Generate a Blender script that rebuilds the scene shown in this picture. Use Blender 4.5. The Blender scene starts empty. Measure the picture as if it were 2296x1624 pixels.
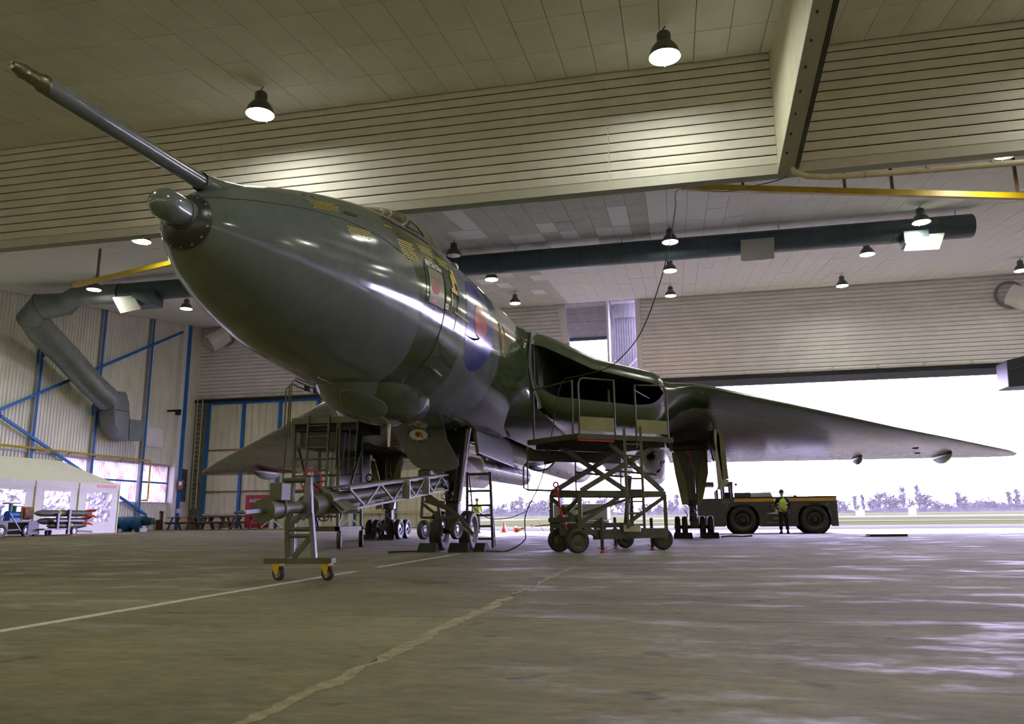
import bpy, bmesh, math, random
import numpy as np
from mathutils import Vector, Matrix
from math import sin, cos, pi, radians, hypot
random.seed(7); rng = np.random.default_rng(7)
COL = bpy.context.scene.collection
SC = bpy.context.scene
# ---------------------------------------------------------------- camera
# metres; x = across the hangar, y = into the hangar (towards the open doors), z = up
CAMP = np.array([4.48173, -15.23847, 0.6228]); FPX = 1736.0
CR = np.array([0.977869, 0.208954, -0.010488]); CU = np.array([0.051407, -0.191379, 0.980169]); CW = np.array([-0.202803, 0.959016, 0.197885])
cam = bpy.data.cameras.new('camera'); camo = bpy.data.objects.new('camera', cam); COL.objects.link(camo)
camo.matrix_world = Matrix(((CR[0], CU[0], -CW[0], CAMP[0]), (CR[1], CU[1], -CW[1], CAMP[1]), (CR[2], CU[2], -CW[2], CAMP[2]), (0, 0, 0, 1)))
cam.sensor_width = 36; cam.lens = 36 * FPX / 2296; cam.clip_start = .05; cam.clip_end = 3000
SC.camera = camo
SC.view_settings.view_transform = 'Standard'; SC.view_settings.look = 'None'; SC.view_settings.gamma = 1; SC.view_settings.use_curve_mapping = False
SC.view_settings.exposure = 0.55
# ---------------------------------------------------------------- sky: flat bright winter overcast
SKY_COL = (0.67, 0.58, 1.0); SKY_STR = 18.0
w = bpy.data.worlds.new('overcast_sky'); SC.world = w; w.use_nodes = True
bg = w.node_tree.nodes['Background']; bg.inputs[0].default_value = (*SKY_COL, 1); bg.inputs[1].default_value = SKY_STR
LAMP_STR = 112.0
SC.cycles.max_bounces = 9; SC.cycles.diffuse_bounces = 7; SC.cycles.glossy_bounces = 4; SC.cycles.transmission_bounces = 5
SC.cycles.sample_clamp_indirect = 4.0; SC.cycles.use_denoising = True; SC.cycles.caustics_reflective = False; SC.cycles.caustics_refractive = False
# a survey helper: where a sight line through a photo pixel meets a plane of the hangar
def _ray(px, py): return CW + CR * (px - 1148) / FPX - CU * (py - 812) / FPX
def A(px, py, y): d = _ray(px, py); return CAMP + d * (y - CAMP[1]) / d[1]
def L(px, py, x): d = _ray(px, py); return CAMP + d * (x - CAMP[0]) / d[0]
def Z(px, py, z=0.): d = _ray(px, py); return CAMP + d * (z - CAMP[2]) / d[2]
# ---------------------------------------------------------------- materials
def lin(r, g, b):
    f = lambda c: (c / 255 / 12.92) if c <= 10 else ((c / 255 + .055) / 1.055) ** 2.4
    return (f(r), f(g), f(b))
def nt(m): return m.node_tree.nodes, m.node_tree.links
def mat(name, col, rough=.6, metal=0., var=.12, scale=3., bump=0., bscale=40., coat=0., rvar=0., emit=None, stretch=(1, 1, 1)):
    m = bpy.data.materials.new(name); m.use_nodes = True; N, K = nt(m); p = N['Principled BSDF']
    p.inputs['Base Color'].default_value = (*col, 1); p.inputs['Roughness'].default_value = rough; p.inputs['Metallic'].default_value = metal
    if coat: p.inputs['Coat Weight'].default_value = coat; p.inputs['Coat Roughness'].default_value = .08
    if emit: p.inputs['Emission Color'].default_value = (*emit[0], 1); p.inputs['Emission Strength'].default_value = emit[1]
    if var or bump or rvar:
        g = N.new('ShaderNodeNewGeometry'); mp = N.new('ShaderNodeMapping'); mp.inputs['Scale'].default_value = stretch
        K.new(g.outputs['Position'], mp.inputs[0])
    if var or rvar:
        n = N.new('ShaderNodeTexNoise'); n.inputs['Scale'].default_value = scale; n.inputs['Detail'].default_value = 6; n.inputs['Roughness'].default_value = .65
        K.new(mp.outputs[0], n.inputs['Vector'])
        r = N.new('ShaderNodeMapRange'); r.inputs[1].default_value = .3; r.inputs[2].default_value = .7; r.inputs[3].default_value = 1 - var; r.inputs[4].default_value = 1 + var
        K.new(n.outputs[0], r.inputs[0])
        x = N.new('ShaderNodeMix'); x.data_type = 'RGBA'; x.blend_type = 'MULTIPLY'; x.inputs[0].default_value = 1; x.inputs[6].default_value = (*col, 1)
        K.new(r.outputs[0], x.inputs[7]); K.new(x.outputs[2], p.inputs['Base Color'])
        if rvar:
            r2 = N.new('ShaderNodeMapRange'); r2.inputs[1].default_value = .3; r2.inputs[2].default_value = .7; r2.inputs[3].default_value = max(.02, rough - rvar); r2.inputs[4].default_value = rough + rvar
            K.new(n.outputs[0], r2.inputs[0]); K.new(r2.outputs[0], p.inputs['Roughness'])
    if bump:
        n2 = N.new('ShaderNodeTexNoise'); n2.inputs['Scale'].default_value = bscale; n2.inputs['Detail'].default_value = 4; K.new(mp.outputs[0], n2.inputs['Vector'])
        b = N.new('ShaderNodeBump'); b.inputs['Strength'].default_value = bump; b.inputs['Distance'].default_value = .02; K.new(n2.outputs[0], b.inputs['Height']); K.new(b.outputs[0], p.inputs['Normal'])
    return m
class _M: pass
M = _M()
M.tile = mat('ceiling_tile_old', (.60, .61, .57), .85, var=.07, scale=1.2)
M.tilew = mat('ceiling_tile_new', (.90, .90, .92), .8, var=.03)
M.tilen = mat('ceiling_tile_near', (.86, .85, .82), .85, var=.06, scale=1.2)
M.gap = mat('ceiling_grid_dark', (.22, .21, .19), .9)
M.clad = mat('cream_cladding', (.60, .59, .55), .55, var=.10, scale=1.1, bump=.05)
M.cladw = mat('white_cladding', (.88, .87, .88), .55, var=.08, scale=.9)
M.wallsheet = mat('wall_sheet', (.82, .82, .74), .6, var=.13, scale=1.3, stretch=(1, 1, .35))
M.greysheet = mat('grey_sheet', (.36, .36, .38), .6, var=.15)
M.blue = mat('blue_steel', lin(18, 104, 185), .45, var=.1)
M.rust = mat('rusty_steel', (.20, .13, .08), .8, var=.4, scale=6)
M.cream = mat('cream_paint', (.62, .58, .44), .5, var=.15)
M.yellow = mat('yellow_paint', lin(190, 160, 10), .45, var=.15)
M.red = mat('red_paint', lin(165, 25, 30), .45, var=.12)
M.redst = mat('red_steel', lin(170, 30, 40), .4, var=.15)
M.olive = mat('olive_steel', (.07, .08, .042), .5, var=.25, scale=7, bump=.1)
M.olived = mat('dark_olive_steel', (.035, .04, .025), .45, var=.25, scale=7)
M.bare = mat('bare_steel', (.34, .35, .36), .35, .7, var=.2, scale=9)
M.black = mat('black_rubber', (.018, .018, .019), .6, var=.2, scale=12, bump=.2)
M.tyre = mat('tyre_rubber', (.03, .03, .03), .55, var=.25, scale=14)
M.dark = mat('dark_steel', (.022, .023, .028), .35, .3, var=.3, scale=10)
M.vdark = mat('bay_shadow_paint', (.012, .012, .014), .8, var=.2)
M.duct = mat('galvanised_duct', (.22, .25, .25), .38, .55, var=.15, scale=2)
M.ductd = mat('painted_dark_duct', (.055, .085, .10), .4, .1, var=.18, scale=2)
M.white = mat('white_paint', (.75, .75, .75), .5, var=.08)
M.silver = mat('bare_aluminium', (.52, .50, .54), .32, .75, var=.18, scale=3, rvar=.1, stretch=(1, .3, 1))
M.khaki = mat('khaki_primer', (.23, .24, .12), .5, var=.15)
M.wood = mat('stained_timber', (.11, .045, .025), .55, var=.3, scale=8)
M.canvas = mat('cream_tent_canvas', (.63, .66, .47), .75, var=.06)
M.canvasw = mat('white_tent_canvas', (.72, .72, .68), .7, var=.06)
M.tarp = mat('blue_tarpaulin', lin(20, 90, 130), .35, var=.15, bump=.6, bscale=5)
M.hivis = mat('high_visibility_fabric', (.62, .85, .03), .6, var=.1)
M.band = mat('reflective_tape', (.5, .5, .5), .3, .3, var=.1)
M.navy = mat('navy_cloth', (.012, .014, .03), .8, var=.2)
M.cloth = mat('camouflage_cloth', (.13, .11, .08), .85, var=.5, scale=18)
M.skin = mat('skin', (.50, .30, .21), .5, var=.05)
M.orange = mat('orange_plastic', (.85, .12, .03), .5, var=.05)
M.brass = mat('brass', (.22, .21, .12), .28, .9, var=.2, scale=20)
M.emw = mat('lamp_glass_white', (.9, .9, .8), .3, var=0, emit=((1.0, .99, .84), LAMP_STR))
M.emo = mat('lamp_glass_warm', (.9, .8, .7), .3, var=0, emit=((1.0, .62, .45), LAMP_STR * .45))
M.glassoff = mat('lamp_glass_off', (.5, .47, .62), .15, var=0)
M.lampb = mat('lamp_housing', (.10, .11, .10), .4, .6, var=.1)
M.plate = mat('grey_fibre_panel', (.46, .47, .42), .6, var=.06)
M.tugp = mat('tug_grey_paint', (.055, .052, .060), .42, var=.12)
M.tugy = mat('tug_yellow_band', (.62, .33, .05), .45, var=.08)
M.glass = mat('dark_canopy_glass', (.03, .05, .05), .05, var=0, coat=1)
M.txty = mat('yellow_stencil', (.50, .43, .03), .5, var=.2, scale=30)
M.txtw = mat('white_lettering', (.6, .6, .58), .5, var=.1)
# ---------------------------------------------------------------- mesh builder
class MB:
    def __init__(s): s.v = []; s.f = []
    def add(s, vs, fs):
        o = len(s.v); s.v += [tuple(map(float, v)) for v in vs]; s.f += [tuple(i + o for i in f) for f in fs]; return s
    def hexa(s, p): return s.add(p, [(0, 3, 2, 1), (4, 5, 6, 7), (0, 1, 5, 4), (1, 2, 6, 5), (2, 3, 7, 6), (3, 0, 4, 7)])
    def box(s, x0, x1, y0, y1, z0, z1): return s.hexa([(x0, y0, z0), (x1, y0, z0), (x1, y1, z0), (x0, y1, z0), (x0, y0, z1), (x1, y0, z1), (x1, y1, z1), (x0, y1, z1)])
    def bar(s, p, q, w=.05, h=None, up=(0, 0, 1)):
        h = h or w; p = Vector(p); q = Vector(q); d = (q - p).normalized(); u = Vector(up)
        if abs(d.dot(u)) > .98: u = Vector((1, 0, 0))
        a = d.cross(u).normalized() * w / 2; b = a.cross(d).normalized() * h / 2
        return s.hexa([p - a - b, p + a - b, p + a + b, p - a + b, q - a - b, q + a - b, q + a + b, q - a + b])
    def tube(s, pts, r, n=10, cap=True, closed=False):
        pts = [Vector(p) for p in pts]; k = len(pts); rs = r if hasattr(r, '__len__') else [r] * k
        rings = []; prev = None
        for i, p in enumerate(pts):
            if closed: d = pts[(i + 1) % k] - pts[i - 1]
            else: d = pts[min(i + 1, k - 1)] - pts[max(i - 1, 0)]
            d.normalize()
            if prev is None:
                u = Vector((0, 0, 1)) if abs(d.z) < .9 else Vector((1, 0, 0)); a = d.cross(u).normalized()
            else: a = (prev - d * prev.dot(d)).normalized()
            prev = a; b = d.cross(a)
            rings.append([p + (a * cos(2 * pi * j / n) + b * sin(2 * pi * j / n)) * rs[i] for j in range(n)])
        vs = [v for rg in rings for v in rg]; fs = []
        for i in range(k if closed else k - 1):
            i2 = (i + 1) % k
            for j in range(n): fs.append((i * n + j, i * n + (j + 1) % n, i2 * n + (j + 1) % n, i2 * n + j))
        if cap and not closed: fs += [tuple(range(n - 1, -1, -1)), tuple((k - 1) * n + j for j in range(n))]
        return s.add(vs, fs)
    def lathe(s, prof, o=(0, 0, 0), ax=(0, 0, 1), n=24):   # prof: (distance along axis, radius)
        o = Vector(o); ax = Vector(ax).normalized(); u = Vector((0, 0, 1)) if abs(ax.z) < .9 else Vector((1, 0, 0))
        a = ax.cross(u).normalized(); b = ax.cross(a); vs = []; fs = []
        for (t, r) in prof:
            for j in range(n): vs.append(o + ax * t + (a * cos(2 * pi * j / n) + b * sin(2 * pi * j / n)) * max(r, .0005))
        for i in range(len(prof) - 1):
            for j in range(n): fs.append((i * n + j, i * n + (j + 1) % n, (i + 1) * n + (j + 1) % n, (i + 1) * n + j))
        return s.add(vs, fs)
    def poly(s, pts, thick):   # planar polygon extruded by vector thick
        t = Vector(thick); k = len(pts); P = [Vector(p) for p in pts]
        vs = [p for p in P] + [p + t for p in P]
        fs = [tuple(range(k - 1, -1, -1)), tuple(range(k, 2 * k))] + [(i, (i + 1) % k, k + (i + 1) % k, k + i) for i in range(k)]
        return s.add(vs, fs)
    def grid(s, G, wrapv=False):
        nu = len(G); nv = len(G[0]); vs = [p for row in G for p in row]; fs = []
        for i in range(nu - 1):
            for j in range(nv if wrapv else nv - 1): fs.append((i * nv + j, (i + 1) * nv + j, (i + 1) * nv + (j + 1) % nv, i * nv + (j + 1) % nv))
        return s.add(vs, fs)
    def ring(s, c, R, r, ax=(0, 1, 0), n=28, m=8):
        c = Vector(c); ax = Vector(ax).normalized(); u = Vector((0, 0, 1)) if abs(ax.z) < .9 else Vector((1, 0, 0)); a = ax.cross(u).normalized(); b = ax.cross(a)
        return s.tube([c + (a * cos(2 * pi * i / n) + b * sin(2 * pi * i / n)) * R for i in range(n)], r, m, closed=True)
    def mesh(s, name, off=(0, 0, 0)):
        me = bpy.data.meshes.new(name); me.from_pydata([(v[0] - off[0], v[1] - off[1], v[2] - off[2]) for v in s.v], [], s.f); me.validate(); me.update(); return me
def wloc(o):
    v = Vector((0, 0, 0))
    while o: v += o.location; o = o.parent
    return v
def recalc(me):
    b = bmesh.new(); b.from_mesh(me); bmesh.ops.recalc_face_normals(b, faces=b.faces); b.to_mesh(me); b.free()
def obj(name, mb, m, parent=None, smooth=False, bevel=0., angle=35):
    """link a builder as ONE object; vertices are given in hangar coordinates"""
    if parent: off = wloc(parent); loc = (0, 0, 0)
    else:
        vs = np.array(mb.v); lo = vs.min(0); hi = vs.max(0); loc = ((lo[0] + hi[0]) / 2, (lo[1] + hi[1]) / 2, lo[2]); off = loc
    me = mb.mesh(name, off); recalc(me)
    for x in (m if isinstance(m, (list, tuple)) else [m]): me.materials.append(x)
    if smooth: 
        me.shade_smooth()
        try: me.set_sharp_from_angle(angle=radians(angle))
        except Exception: pass
    o = bpy.data.objects.new(name, me); COL.objects.link(o); o.location = loc
    if parent: o.parent = parent
    if bevel: b = o.modifiers.new('bevel', 'BEVEL'); b.width = bevel; b.segments = 2; b.limit_method = 'ANGLE'
    return o
def tag(o, label, cat, group=None, kind=None):
    if label: o['label'] = label
    if cat: o['category'] = cat
    if group: o['group'] = group
    if kind: o['kind'] = kind
    return o
def thing(name, loc, label, cat, group=None):
    o = bpy.data.objects.new(name, None); o.empty_display_size = .2; COL.objects.link(o); o.location = loc
    return tag(o, label, cat, group)
def struct(o): o['kind'] = 'structure'; return o
def dup(root, loc, rotz=0., label=None, group=None):
    def cp(o, par):
        c = o.copy(); COL.objects.link(c); c.parent = par
        for ch in list(o.children): cp(ch, c)
        return c
    r = cp(root, None); r.location = loc; r.rotation_euler = (0, 0, rotz)
    if label: r['label'] = label
    if group: r['group'] = group
    return r
def lerp(a, b, t): return tuple(a[i] + (b[i] - a[i]) * t for i in range(len(a)))
def piece(name, me, loc, parent=None, m=None):
    o = bpy.data.objects.new(name, me); COL.objects.link(o)
    if parent: o.parent = parent; loc = Vector(loc) - wloc(parent)
    o.location = loc; return o
# ground height: floor dips a little towards the doors on the right for drainage, rises slightly to the left wall
def sst(a, b, x): t = min(1, max(0, (x - a) / (b - a))); return t * t * (3 - 2 * t)
def gz(x, y):
    r = -.12 * sst(12, 18, y) * sst(-10, -5, x); l = .15 * sst(-4, -18, x) * sst(0, 12, y) if x < -4 else 0
    far = 2.0 * sst(60, 600, y)
    return r + l * (1 - sst(29, 40, y)) + far
# ================================================================ THE SETTING
XL, XR, YB, YD = -25.8, 42.0, -24.0, 29.0      # left wall, right wall, back wall, door wall
def zc(y): return 9.6 + .121 * y if y > 0 else 9.9 + .15 * y
# ---- floor: concrete material with wet sheen
def concrete():
    m = bpy.data.materials.new('worn_concrete'); m.use_nodes = True; N, K = nt(m); p = N['Principled BSDF']
    g = N.new('ShaderNodeNewGeometry'); mp = N.new('ShaderNodeMapping'); mp.inputs['Scale'].default_value = (.45, 1, 1); K.new(g.outputs['Position'], mp.inputs[0])
    def noise(s, d=8, r=.6):
        n = N.new('ShaderNodeTexNoise'); n.inputs['Scale'].default_value = s; n.inputs['Detail'].default_value = d; n.inputs['Roughness'].default_value = r; K.new(mp.outputs[0], n.inputs['Vector']); return n
    big = noise(.35); mid = noise(2.2, 10, .7); fine = noise(14, 10, .8)
    cr = N.new('ShaderNodeValToRGB'); cr.color_ramp.elements[0].position = .38; cr.color_ramp.elements[0].color = (.092, .086, .030, 1); cr.color_ramp.elements[1].position = .62; cr.color_ramp.elements[1].color = (.20, .192, .082, 1)
    ad = N.new('ShaderNodeMath'); ad.operation = 'MULTIPLY_ADD'; ad.inputs[1].default_value = .5; K.new(mid.outputs[0], ad.inputs[0])
    h = N.new('ShaderNodeMath'); h.operation = 'MULTIPLY'; h.inputs[1].default_value = .5; K.new(big.outputs[0], h.inputs[0]); K.new(h.outputs[0], ad.inputs[2]); K.new(ad.outputs[0], cr.inputs[0])
    mx = N.new('ShaderNodeMix'); mx.data_type = 'RGBA'; mx.blend_type = 'MULTIPLY'; mx.inputs[0].default_value = 1
    fr = N.new('ShaderNodeMapRange'); fr.inputs[1].default_value = .3; fr.inputs[2].default_value = .7; fr.inputs[3].default_value = .6; fr.inputs[4].default_value = 1.38; K.new(fine.outputs[0], fr.inputs[0])
    K.new(cr.outputs[0], mx.inputs[6]); K.new(fr.outputs[0], mx.inputs[7])
    # dark oil spots
    sp = N.new('ShaderNodeTexNoise'); sp.inputs['Scale'].default_value = 3.3; sp.inputs['Detail'].default_value = 3; K.new(g.outputs['Position'], sp.inputs['Vector'])
    sr = N.new('ShaderNodeMapRange'); sr.inputs[1].default_value = .66; sr.inputs[2].default_value = .72; sr.inputs[3].default_value = 1; sr.inputs[4].default_value = .55; K.new(sp.outputs[0], sr.inputs[0])
    m2 = N.new('ShaderNodeMix'); m2.data_type = 'RGBA'; m2.blend_type = 'MULTIPLY'; m2.inputs[0].default_value = 1; K.new(mx.outputs[2], m2.inputs[6]); K.new(sr.outputs[0], m2.inputs[7])
    K.new(m2.outputs[2], p.inputs['Base Color'])
    wet = noise(1.6, 14, .72); rr = N.new('ShaderNodeMapRange'); rr.inputs[1].default_value = .50; rr.inputs[2].default_value = .60; rr.inputs[3].default_value = .88; rr.inputs[4].default_value = .46; K.new(wet.outputs[0], rr.inputs[0]); K.new(rr.outputs[0], p.inputs['Roughness'])
    b = N.new('ShaderNodeBump'); b.inputs['Strength'].default_value = .6; b.inputs['Distance'].default_value = .01; K.new(fine.outputs[0], b.inputs['Height']); K.new(b.outputs[0], p.inputs['Normal'])
    return m
M.conc = concrete()
M.apron = mat('apron_concrete', (.058, .058, .047), .8, var=.12, scale=.5, rvar=.15, stretch=(.3, 1, 1))
M.grass = mat('winter_grass', (.028, .034, .013), .95, var=.25, scale=.08, stretch=(.2, 1, 1))
for m_ in (M.apron, M.grass):   # matt outdoor surfaces
    N, K = nt(m_); p = N['Principled BSDF']; d = N.new('ShaderNodeBsdfDiffuse'); K.new(p.inputs['Base Color'].links[0].from_socket, d.inputs[0]); K.new(d.outputs[0], N['Material Output'].inputs[0])
floor = struct(obj('floor', MB().box(XL - 8, XR + 1, YB - 1, YD + .2, -.6, -.3), M.gap))
# slabs (each poured bay of the floor is a piece); joints 12 mm wide
xs = [-33.8, -28.4, -22.1, -15.8, -9.5, -3.2, 3.1, 9.4, 15.7, 22.0, 28.3, 34.6, 42.6]; ys = [-24.2, -17.2, -10.2, -3.2, 3.8, 10.8, 17.8, 24.8, 29.1]
for i in range(len(xs) - 1):
    for j in range(len(ys) - 1):
        n = 6; G = []; g = .006
        for a in range(n + 1):
            x = xs[i] + g + (xs[i + 1] - xs[i] - 2 * g) * a / n
            G.append([(x, ys[j] + g + (ys[j + 1] - ys[j] - 2 * g) * b / n, gz(x, ys[j] + (ys[j + 1] - ys[j]) * b / n)) for b in range(n + 1)])
        mb = MB().grid(G)
        e = G[0] + [r[-1] for r in G[1:]] + G[-1][::-1][1:] + [r[0] for r in G[::-1]][1:]
        mb.grid([e, [(p[0], p[1], p[2] - .12) for p in e]])
        o = obj('slab', mb, M.conc, floor)
# outside ground
def strip(x0, x1, y0, y1, nx, ny, m, dz=0.):
    G = [[(x0 + (x1 - x0) * i / nx, y0 + (y1 - y0) * (j / ny) ** 1.5, gz(x0 + (x1 - x0) * i / nx, y0 + (y1 - y0) * (j / ny) ** 1.5) + dz) for j in range(ny + 1)] for i in range(nx + 1)]
    return MB().grid(G)
ap = obj('apron', strip(-60, 90, 29.1, 46, 30, 8, None), M.apron); tag(ap, None, None, None, 'structure')
gr = obj('airfield', strip(-700, 900, 45.8, 1000, 40, 30, None, -.02), M.grass); tag(gr, None, None, None, 'structure')
ru = obj('runway', strip(-700, 900, 150, 215, 30, 6, None, .03), M.apron); tag(ru, None, None, None, 'structure')
ru2 = obj('taxiway', strip(-700, 900, 75, 84, 30, 4, None, .02), M.apron); tag(ru2, None, None, None, 'structure')
# ---- floor markings
M.linew = mat('old_white_line', (.46, .45, .33), .6, var=.35, scale=14)
M.liney = mat('joint_sealant', (.25, .225, .115), .8, var=.45, scale=9, bump=.4)
def wobble(x, y0, y1, w, m, name, seed, amp):
    r = random.Random(seed); n = int((y1 - y0) / .05); Lf = []; Rt = []; o = 0; e = 0
    for i in range(n + 1):
        y = y0 + (y1 - y0) * i / n; o = .8 * o + r.uniform(-amp, amp); e = .7 * e + r.uniform(-amp, amp); xx = x(y)
        Lf.append((xx - w / 2 + o, y, .004)); Rt.append((xx + w / 2 + e, y, .004))
    mb = MB().grid([Lf, Rt]); mb.grid([[(p[0], p[1], -.01) for p in Lf], Lf]); mb.grid([Rt, [(p[0], p[1], -.01) for p in Rt]])
    return obj(name, mb, m, floor)
wobble(lambda y: .52, -14.5, -6.0, .075, M.linew, 'painted_line', 1, .003)
wobble(lambda y: .50, -5.3, -1.2, .07, M.linew, 'painted_line', 2, .005)
wobble(lambda y: 3.11, -17, -8.9, .075, M.liney, 'joint_filler', 3, .019)
wobble(lambda y: 3.10, -8.7, -4.9, .05, M.liney, 'joint_filler', 4, .018)
# ---- ceilings with tiles
def tilemesh(w, d, sag, slope, m):
    n = 4; G = [[(w * (i / n - .5), d * (j / n - .5), slope * d * (j / n - .5) - sag * sin(pi * j / n) * sin(pi * i / n)) for j in range(n + 1)] for i in range(n + 1)]
    mb = MB().grid(G); e = G[0] + [r[-1] for r in G[1:]] + G[-1][::-1][1:] + [r[0] for r in G[::-1]][1:]
    mb.grid([e, [(p[0], p[1], p[2] + .03) for p in e]]); me = mb.mesh('tile'); recalc(me); me.materials.append(m); return me
TW, TD = .66, 1.33
def ceiling(name, x0, x1, y0, y1, slope, vis, white, sag):
    ya, yb = (y0, y1 + .26) if y1 < 1 else (y0 - .26, y1 + .5); q = lambda y, d: (9.9 + .15 * y if y1 < 1 else 9.6 + .121 * y) + d
    sl = MB().hexa([(x, y, q(y, d)) for d in (.05, .2) for x, y in ((x0 - .3, ya), (x1, ya), (x1, yb), (x0 - .3, yb))])
    c = struct(obj(name, sl, M.gap))
    mes = [tilemesh(TW - .012, TD - .014, s, slope, M.tilen if y1 < 1 else M.tile) for s in sag]; mw = tilemesh(TW - .012, TD - .014, .01, slope, M.tilew)
    cells = []
    nx = int((x1 - x0) / TW); ny = int((y1 - y0) / TD)
    for i in range(nx):
        for j in range(ny):
            x = x0 + TW * (i + .5); y = y1 - TD * (j + .5); cells.append((x, y))
    def key(c): return -1 if vis(*c) else 1
    cells.sort(key=lambda c: (key(c), hypot(c[0] - CAMP[0], c[1] - CAMP[1])))
    rest = {0: MB(), 1: MB()}; r = random.Random(3)
    for k, (x, y) in enumerate(cells):
        z = zc(y) + (.0 if r.random() < .9 else -.012); wh = white(x, y)
        me = mw if wh else mes[r.randrange(len(mes))]
        if k < 300: piece('tile', me, (x, y, z), c)
        else:
            rest[1 if wh else 0].add([(x + v.co.x, y + v.co.y, z + v.co.z) for v in me.vertices], [tuple(p.vertices) for p in me.polygons])
    for q in (0, 1):
        if rest[q].v: o = obj('tiles', rest[q], (M.tilen if y1 < 1 else M.tile, M.tilew)[q], c); o['kind'] = 'stuff'
    return c
def vis_near(x, y): 
    d = np.array([x, y, zc(y)]) - CAMP; z = d @ CW
    if z < .5: return False
    u = 1148 + FPX * (d @ CR) / z; v = 812 - FPX * (d @ CU) / z
    return -60 < u < 2360 and -60 < v < 900
ceiling('ceiling', XL, XR, YB, -.25, .15, vis_near, lambda x, y: False, (.0, .03, .05, .02))
WH = [(-2.4, 8.1), (-2.4, 8.4), (-2.4, 9.1), (-2.4, 10.4), (-3.1, 10.6), (2.9, 10.2), (2.9, 11.7), (-1.1, 11.8), (-.4, 11.8), (.2, 11.6), (.9, 13), (.2, 14), (.9, 14), (1.6, 14), (2.2, 13), (2.9, 13), (-4.6, 20.4), (-3.9, 21.6), (-2.5, 24.5), (-3.2, 19.2), (-1.9, 20.4)]
def whf(x, y): return any(abs(x - a) < .33 and abs(y - b) < .66 for a, b in WH) or x > 3.7 or x < -6.5 or (x > -1.6 and y > 14.6)
ceiling('ceiling', XL, XR, .25, YD, .121, vis_near, whf, (.0, .025, .045))
# ---- great lintel girder clad in ribbed boards (y = 0)
def ribboard(x0, x1, y, z0, h, depth, m, parent, name='board', face=-1):
    zs = [0, .10, .16, .80, .92, 1.]; ds = [0, 0, .9, 1, .3, 0]
    G = [[(x, y + face * depth * d, z0 + h * z) for z, d in zip(zs, ds)] for x in (x0, x1)]
    mb = MB().grid(G); 
    for x in (x0, x1): mb.add([(x, y + face * depth * d, z0 + h * z) for z, d in zip(zs, ds)] + [(x, y, z0)], [(0, 1, 2, 3, 4, 5)])
    return obj(name, mb, m, parent)
gir = struct(obj('trim_1', MB().box(XL, XR, -.2, .02, 7.30, 10.0), M.clad))
nb = 12
for k in range(nb):
    z0 = 7.42 + k * (2.50 / nb)
    for (a, b) in ((XL, -5.6), (-5.59, 3.4), (3.41, 6.72), (6.95, 12.2), (12.21, XR)):
        ribboard(a + .004, b - .004, -.2, z0 + .001, 2.50 / nb - .002, .011, M.clad, gir)
for k in range(8): ribboard(XL, XR, .02, 7.42 + k * .31, .3, .04, M.clad, gir, face=1)
struct(obj('trim_2', MB().box(XL, XR, -.26, .02, 7.22, 7.36), M.plate)); 
struct(obj('trim_3', MB().box(XL, XR, -.28, -.26, 7.20, 7.40), M.plate))
# purlin girder running towards the camera, with cable tray
pg = struct(obj('trim_4', MB().hexa([(6.72, -.2, 7.25), (6.92, -.2, 7.25), (6.92, -9.4, 8.42), (6.72, -9.4, 8.42), (6.72, -.2, 9.95), (6.92, -.2, 9.95), (6.92, -9.4, 8.48), (6.72, -9.4, 8.48)]), mat('girder_face_paint', (.66, .64, .50), .5, var=.1)))
mb = MB().bar((6.86, -.2, 7.22), (6.86, -9.4, 8.38), .34, .05); obj('flange', mb, M.plate, pg)
for k in range(14): obj('bolt', MB().lathe([(0, .018), (.03, .018), (.03, 0)], (6.78, -1 - k * .6, 7.27 + .1257 * (k * .6 + .8) - .08), (0, 0, -1), 8), M.dark, pg)
cb = MB()
for q in range(3): cb.tube([(7.0 + q * .03, -.38, 7.22), (6.97 + q * .03, -9.2, 8.33)], .013, 6)
tag(obj('cable_run', cb, M.dark), 'bundle of black cables clipped along the ceiling girder', 'cable')
cd = MB().tube([(6.93, -.42, 7.6), (6.93, -.42, 7.35), (6.97, -.42, 7.15), (7.2, -.42, 7.03), (7.6, -.42, 6.97), (8.7, -.42, 6.93), (11, -.42, 6.9), (16, -.42, 6.9), (33, -.42, 6.9)], .055, 10)
cdo = obj('conduit', cd, M.cream, None, True); tag(cdo, 'cream conduit pipe bending out along the bottom of the right lintel', 'pipe')
for k in range(9): obj('coupling', MB().lathe([(0, .063), (.05, .063)], (8.2 + k * 1.1, -.42, 6.95), (1, 0, 0), 12), M.plate, cdo)
# ---- left wall: vertical profiled sheets, columns, braces, windows
wl = struct(obj('wall_left', MB().box(XL - .3, XL - .12, YB, 18.4, -.2, 13.4).box(XL - .3, XL - .12, 18.4, 26.8, 3.9, 13.4).box(XL - .3, XL - .12, 18.4, 26.8, -.2, 1.7).box(XL - .3, XL - .12, 26.8, 27.2, -.2, 13.4), M.gap))
def vsheet(y0, y1, z0, zt, parent, x=XL, m=None, n=3, dirx=1, name='sheet'):
    pts = []; p = (y1 - y0) / n
    for k in range(n): pts += [(0, y0 + p * k), (0, y0 + p * (k + .55)), (.05, y0 + p * (k + .65)), (.05, y0 + p * (k + .9))]
    pts.append((0, y1)); G = [[(x - .10 + dirx * d, y, z0) for d, y in pts], [(x - .10 + dirx * d, y, zt(y)) for d, y in pts]]
    return obj(name, MB().grid(G), m or M.wallsheet, parent)
yy = -2.0; 
while yy < 27.0:
    y1 = min(yy + .62, 27.2)
    inwin = 18.4 < (yy + y1) / 2 < 26.9
    vsheet(yy + .004, y1 - .004, 3.92 if inwin else -.1, lambda y: zc(y) + .1 if y > 0 else 9.6, wl)
    if inwin: vsheet(yy + .004, y1 - .004, -.1, lambda y: 1.72, wl)
    yy += .62
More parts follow.
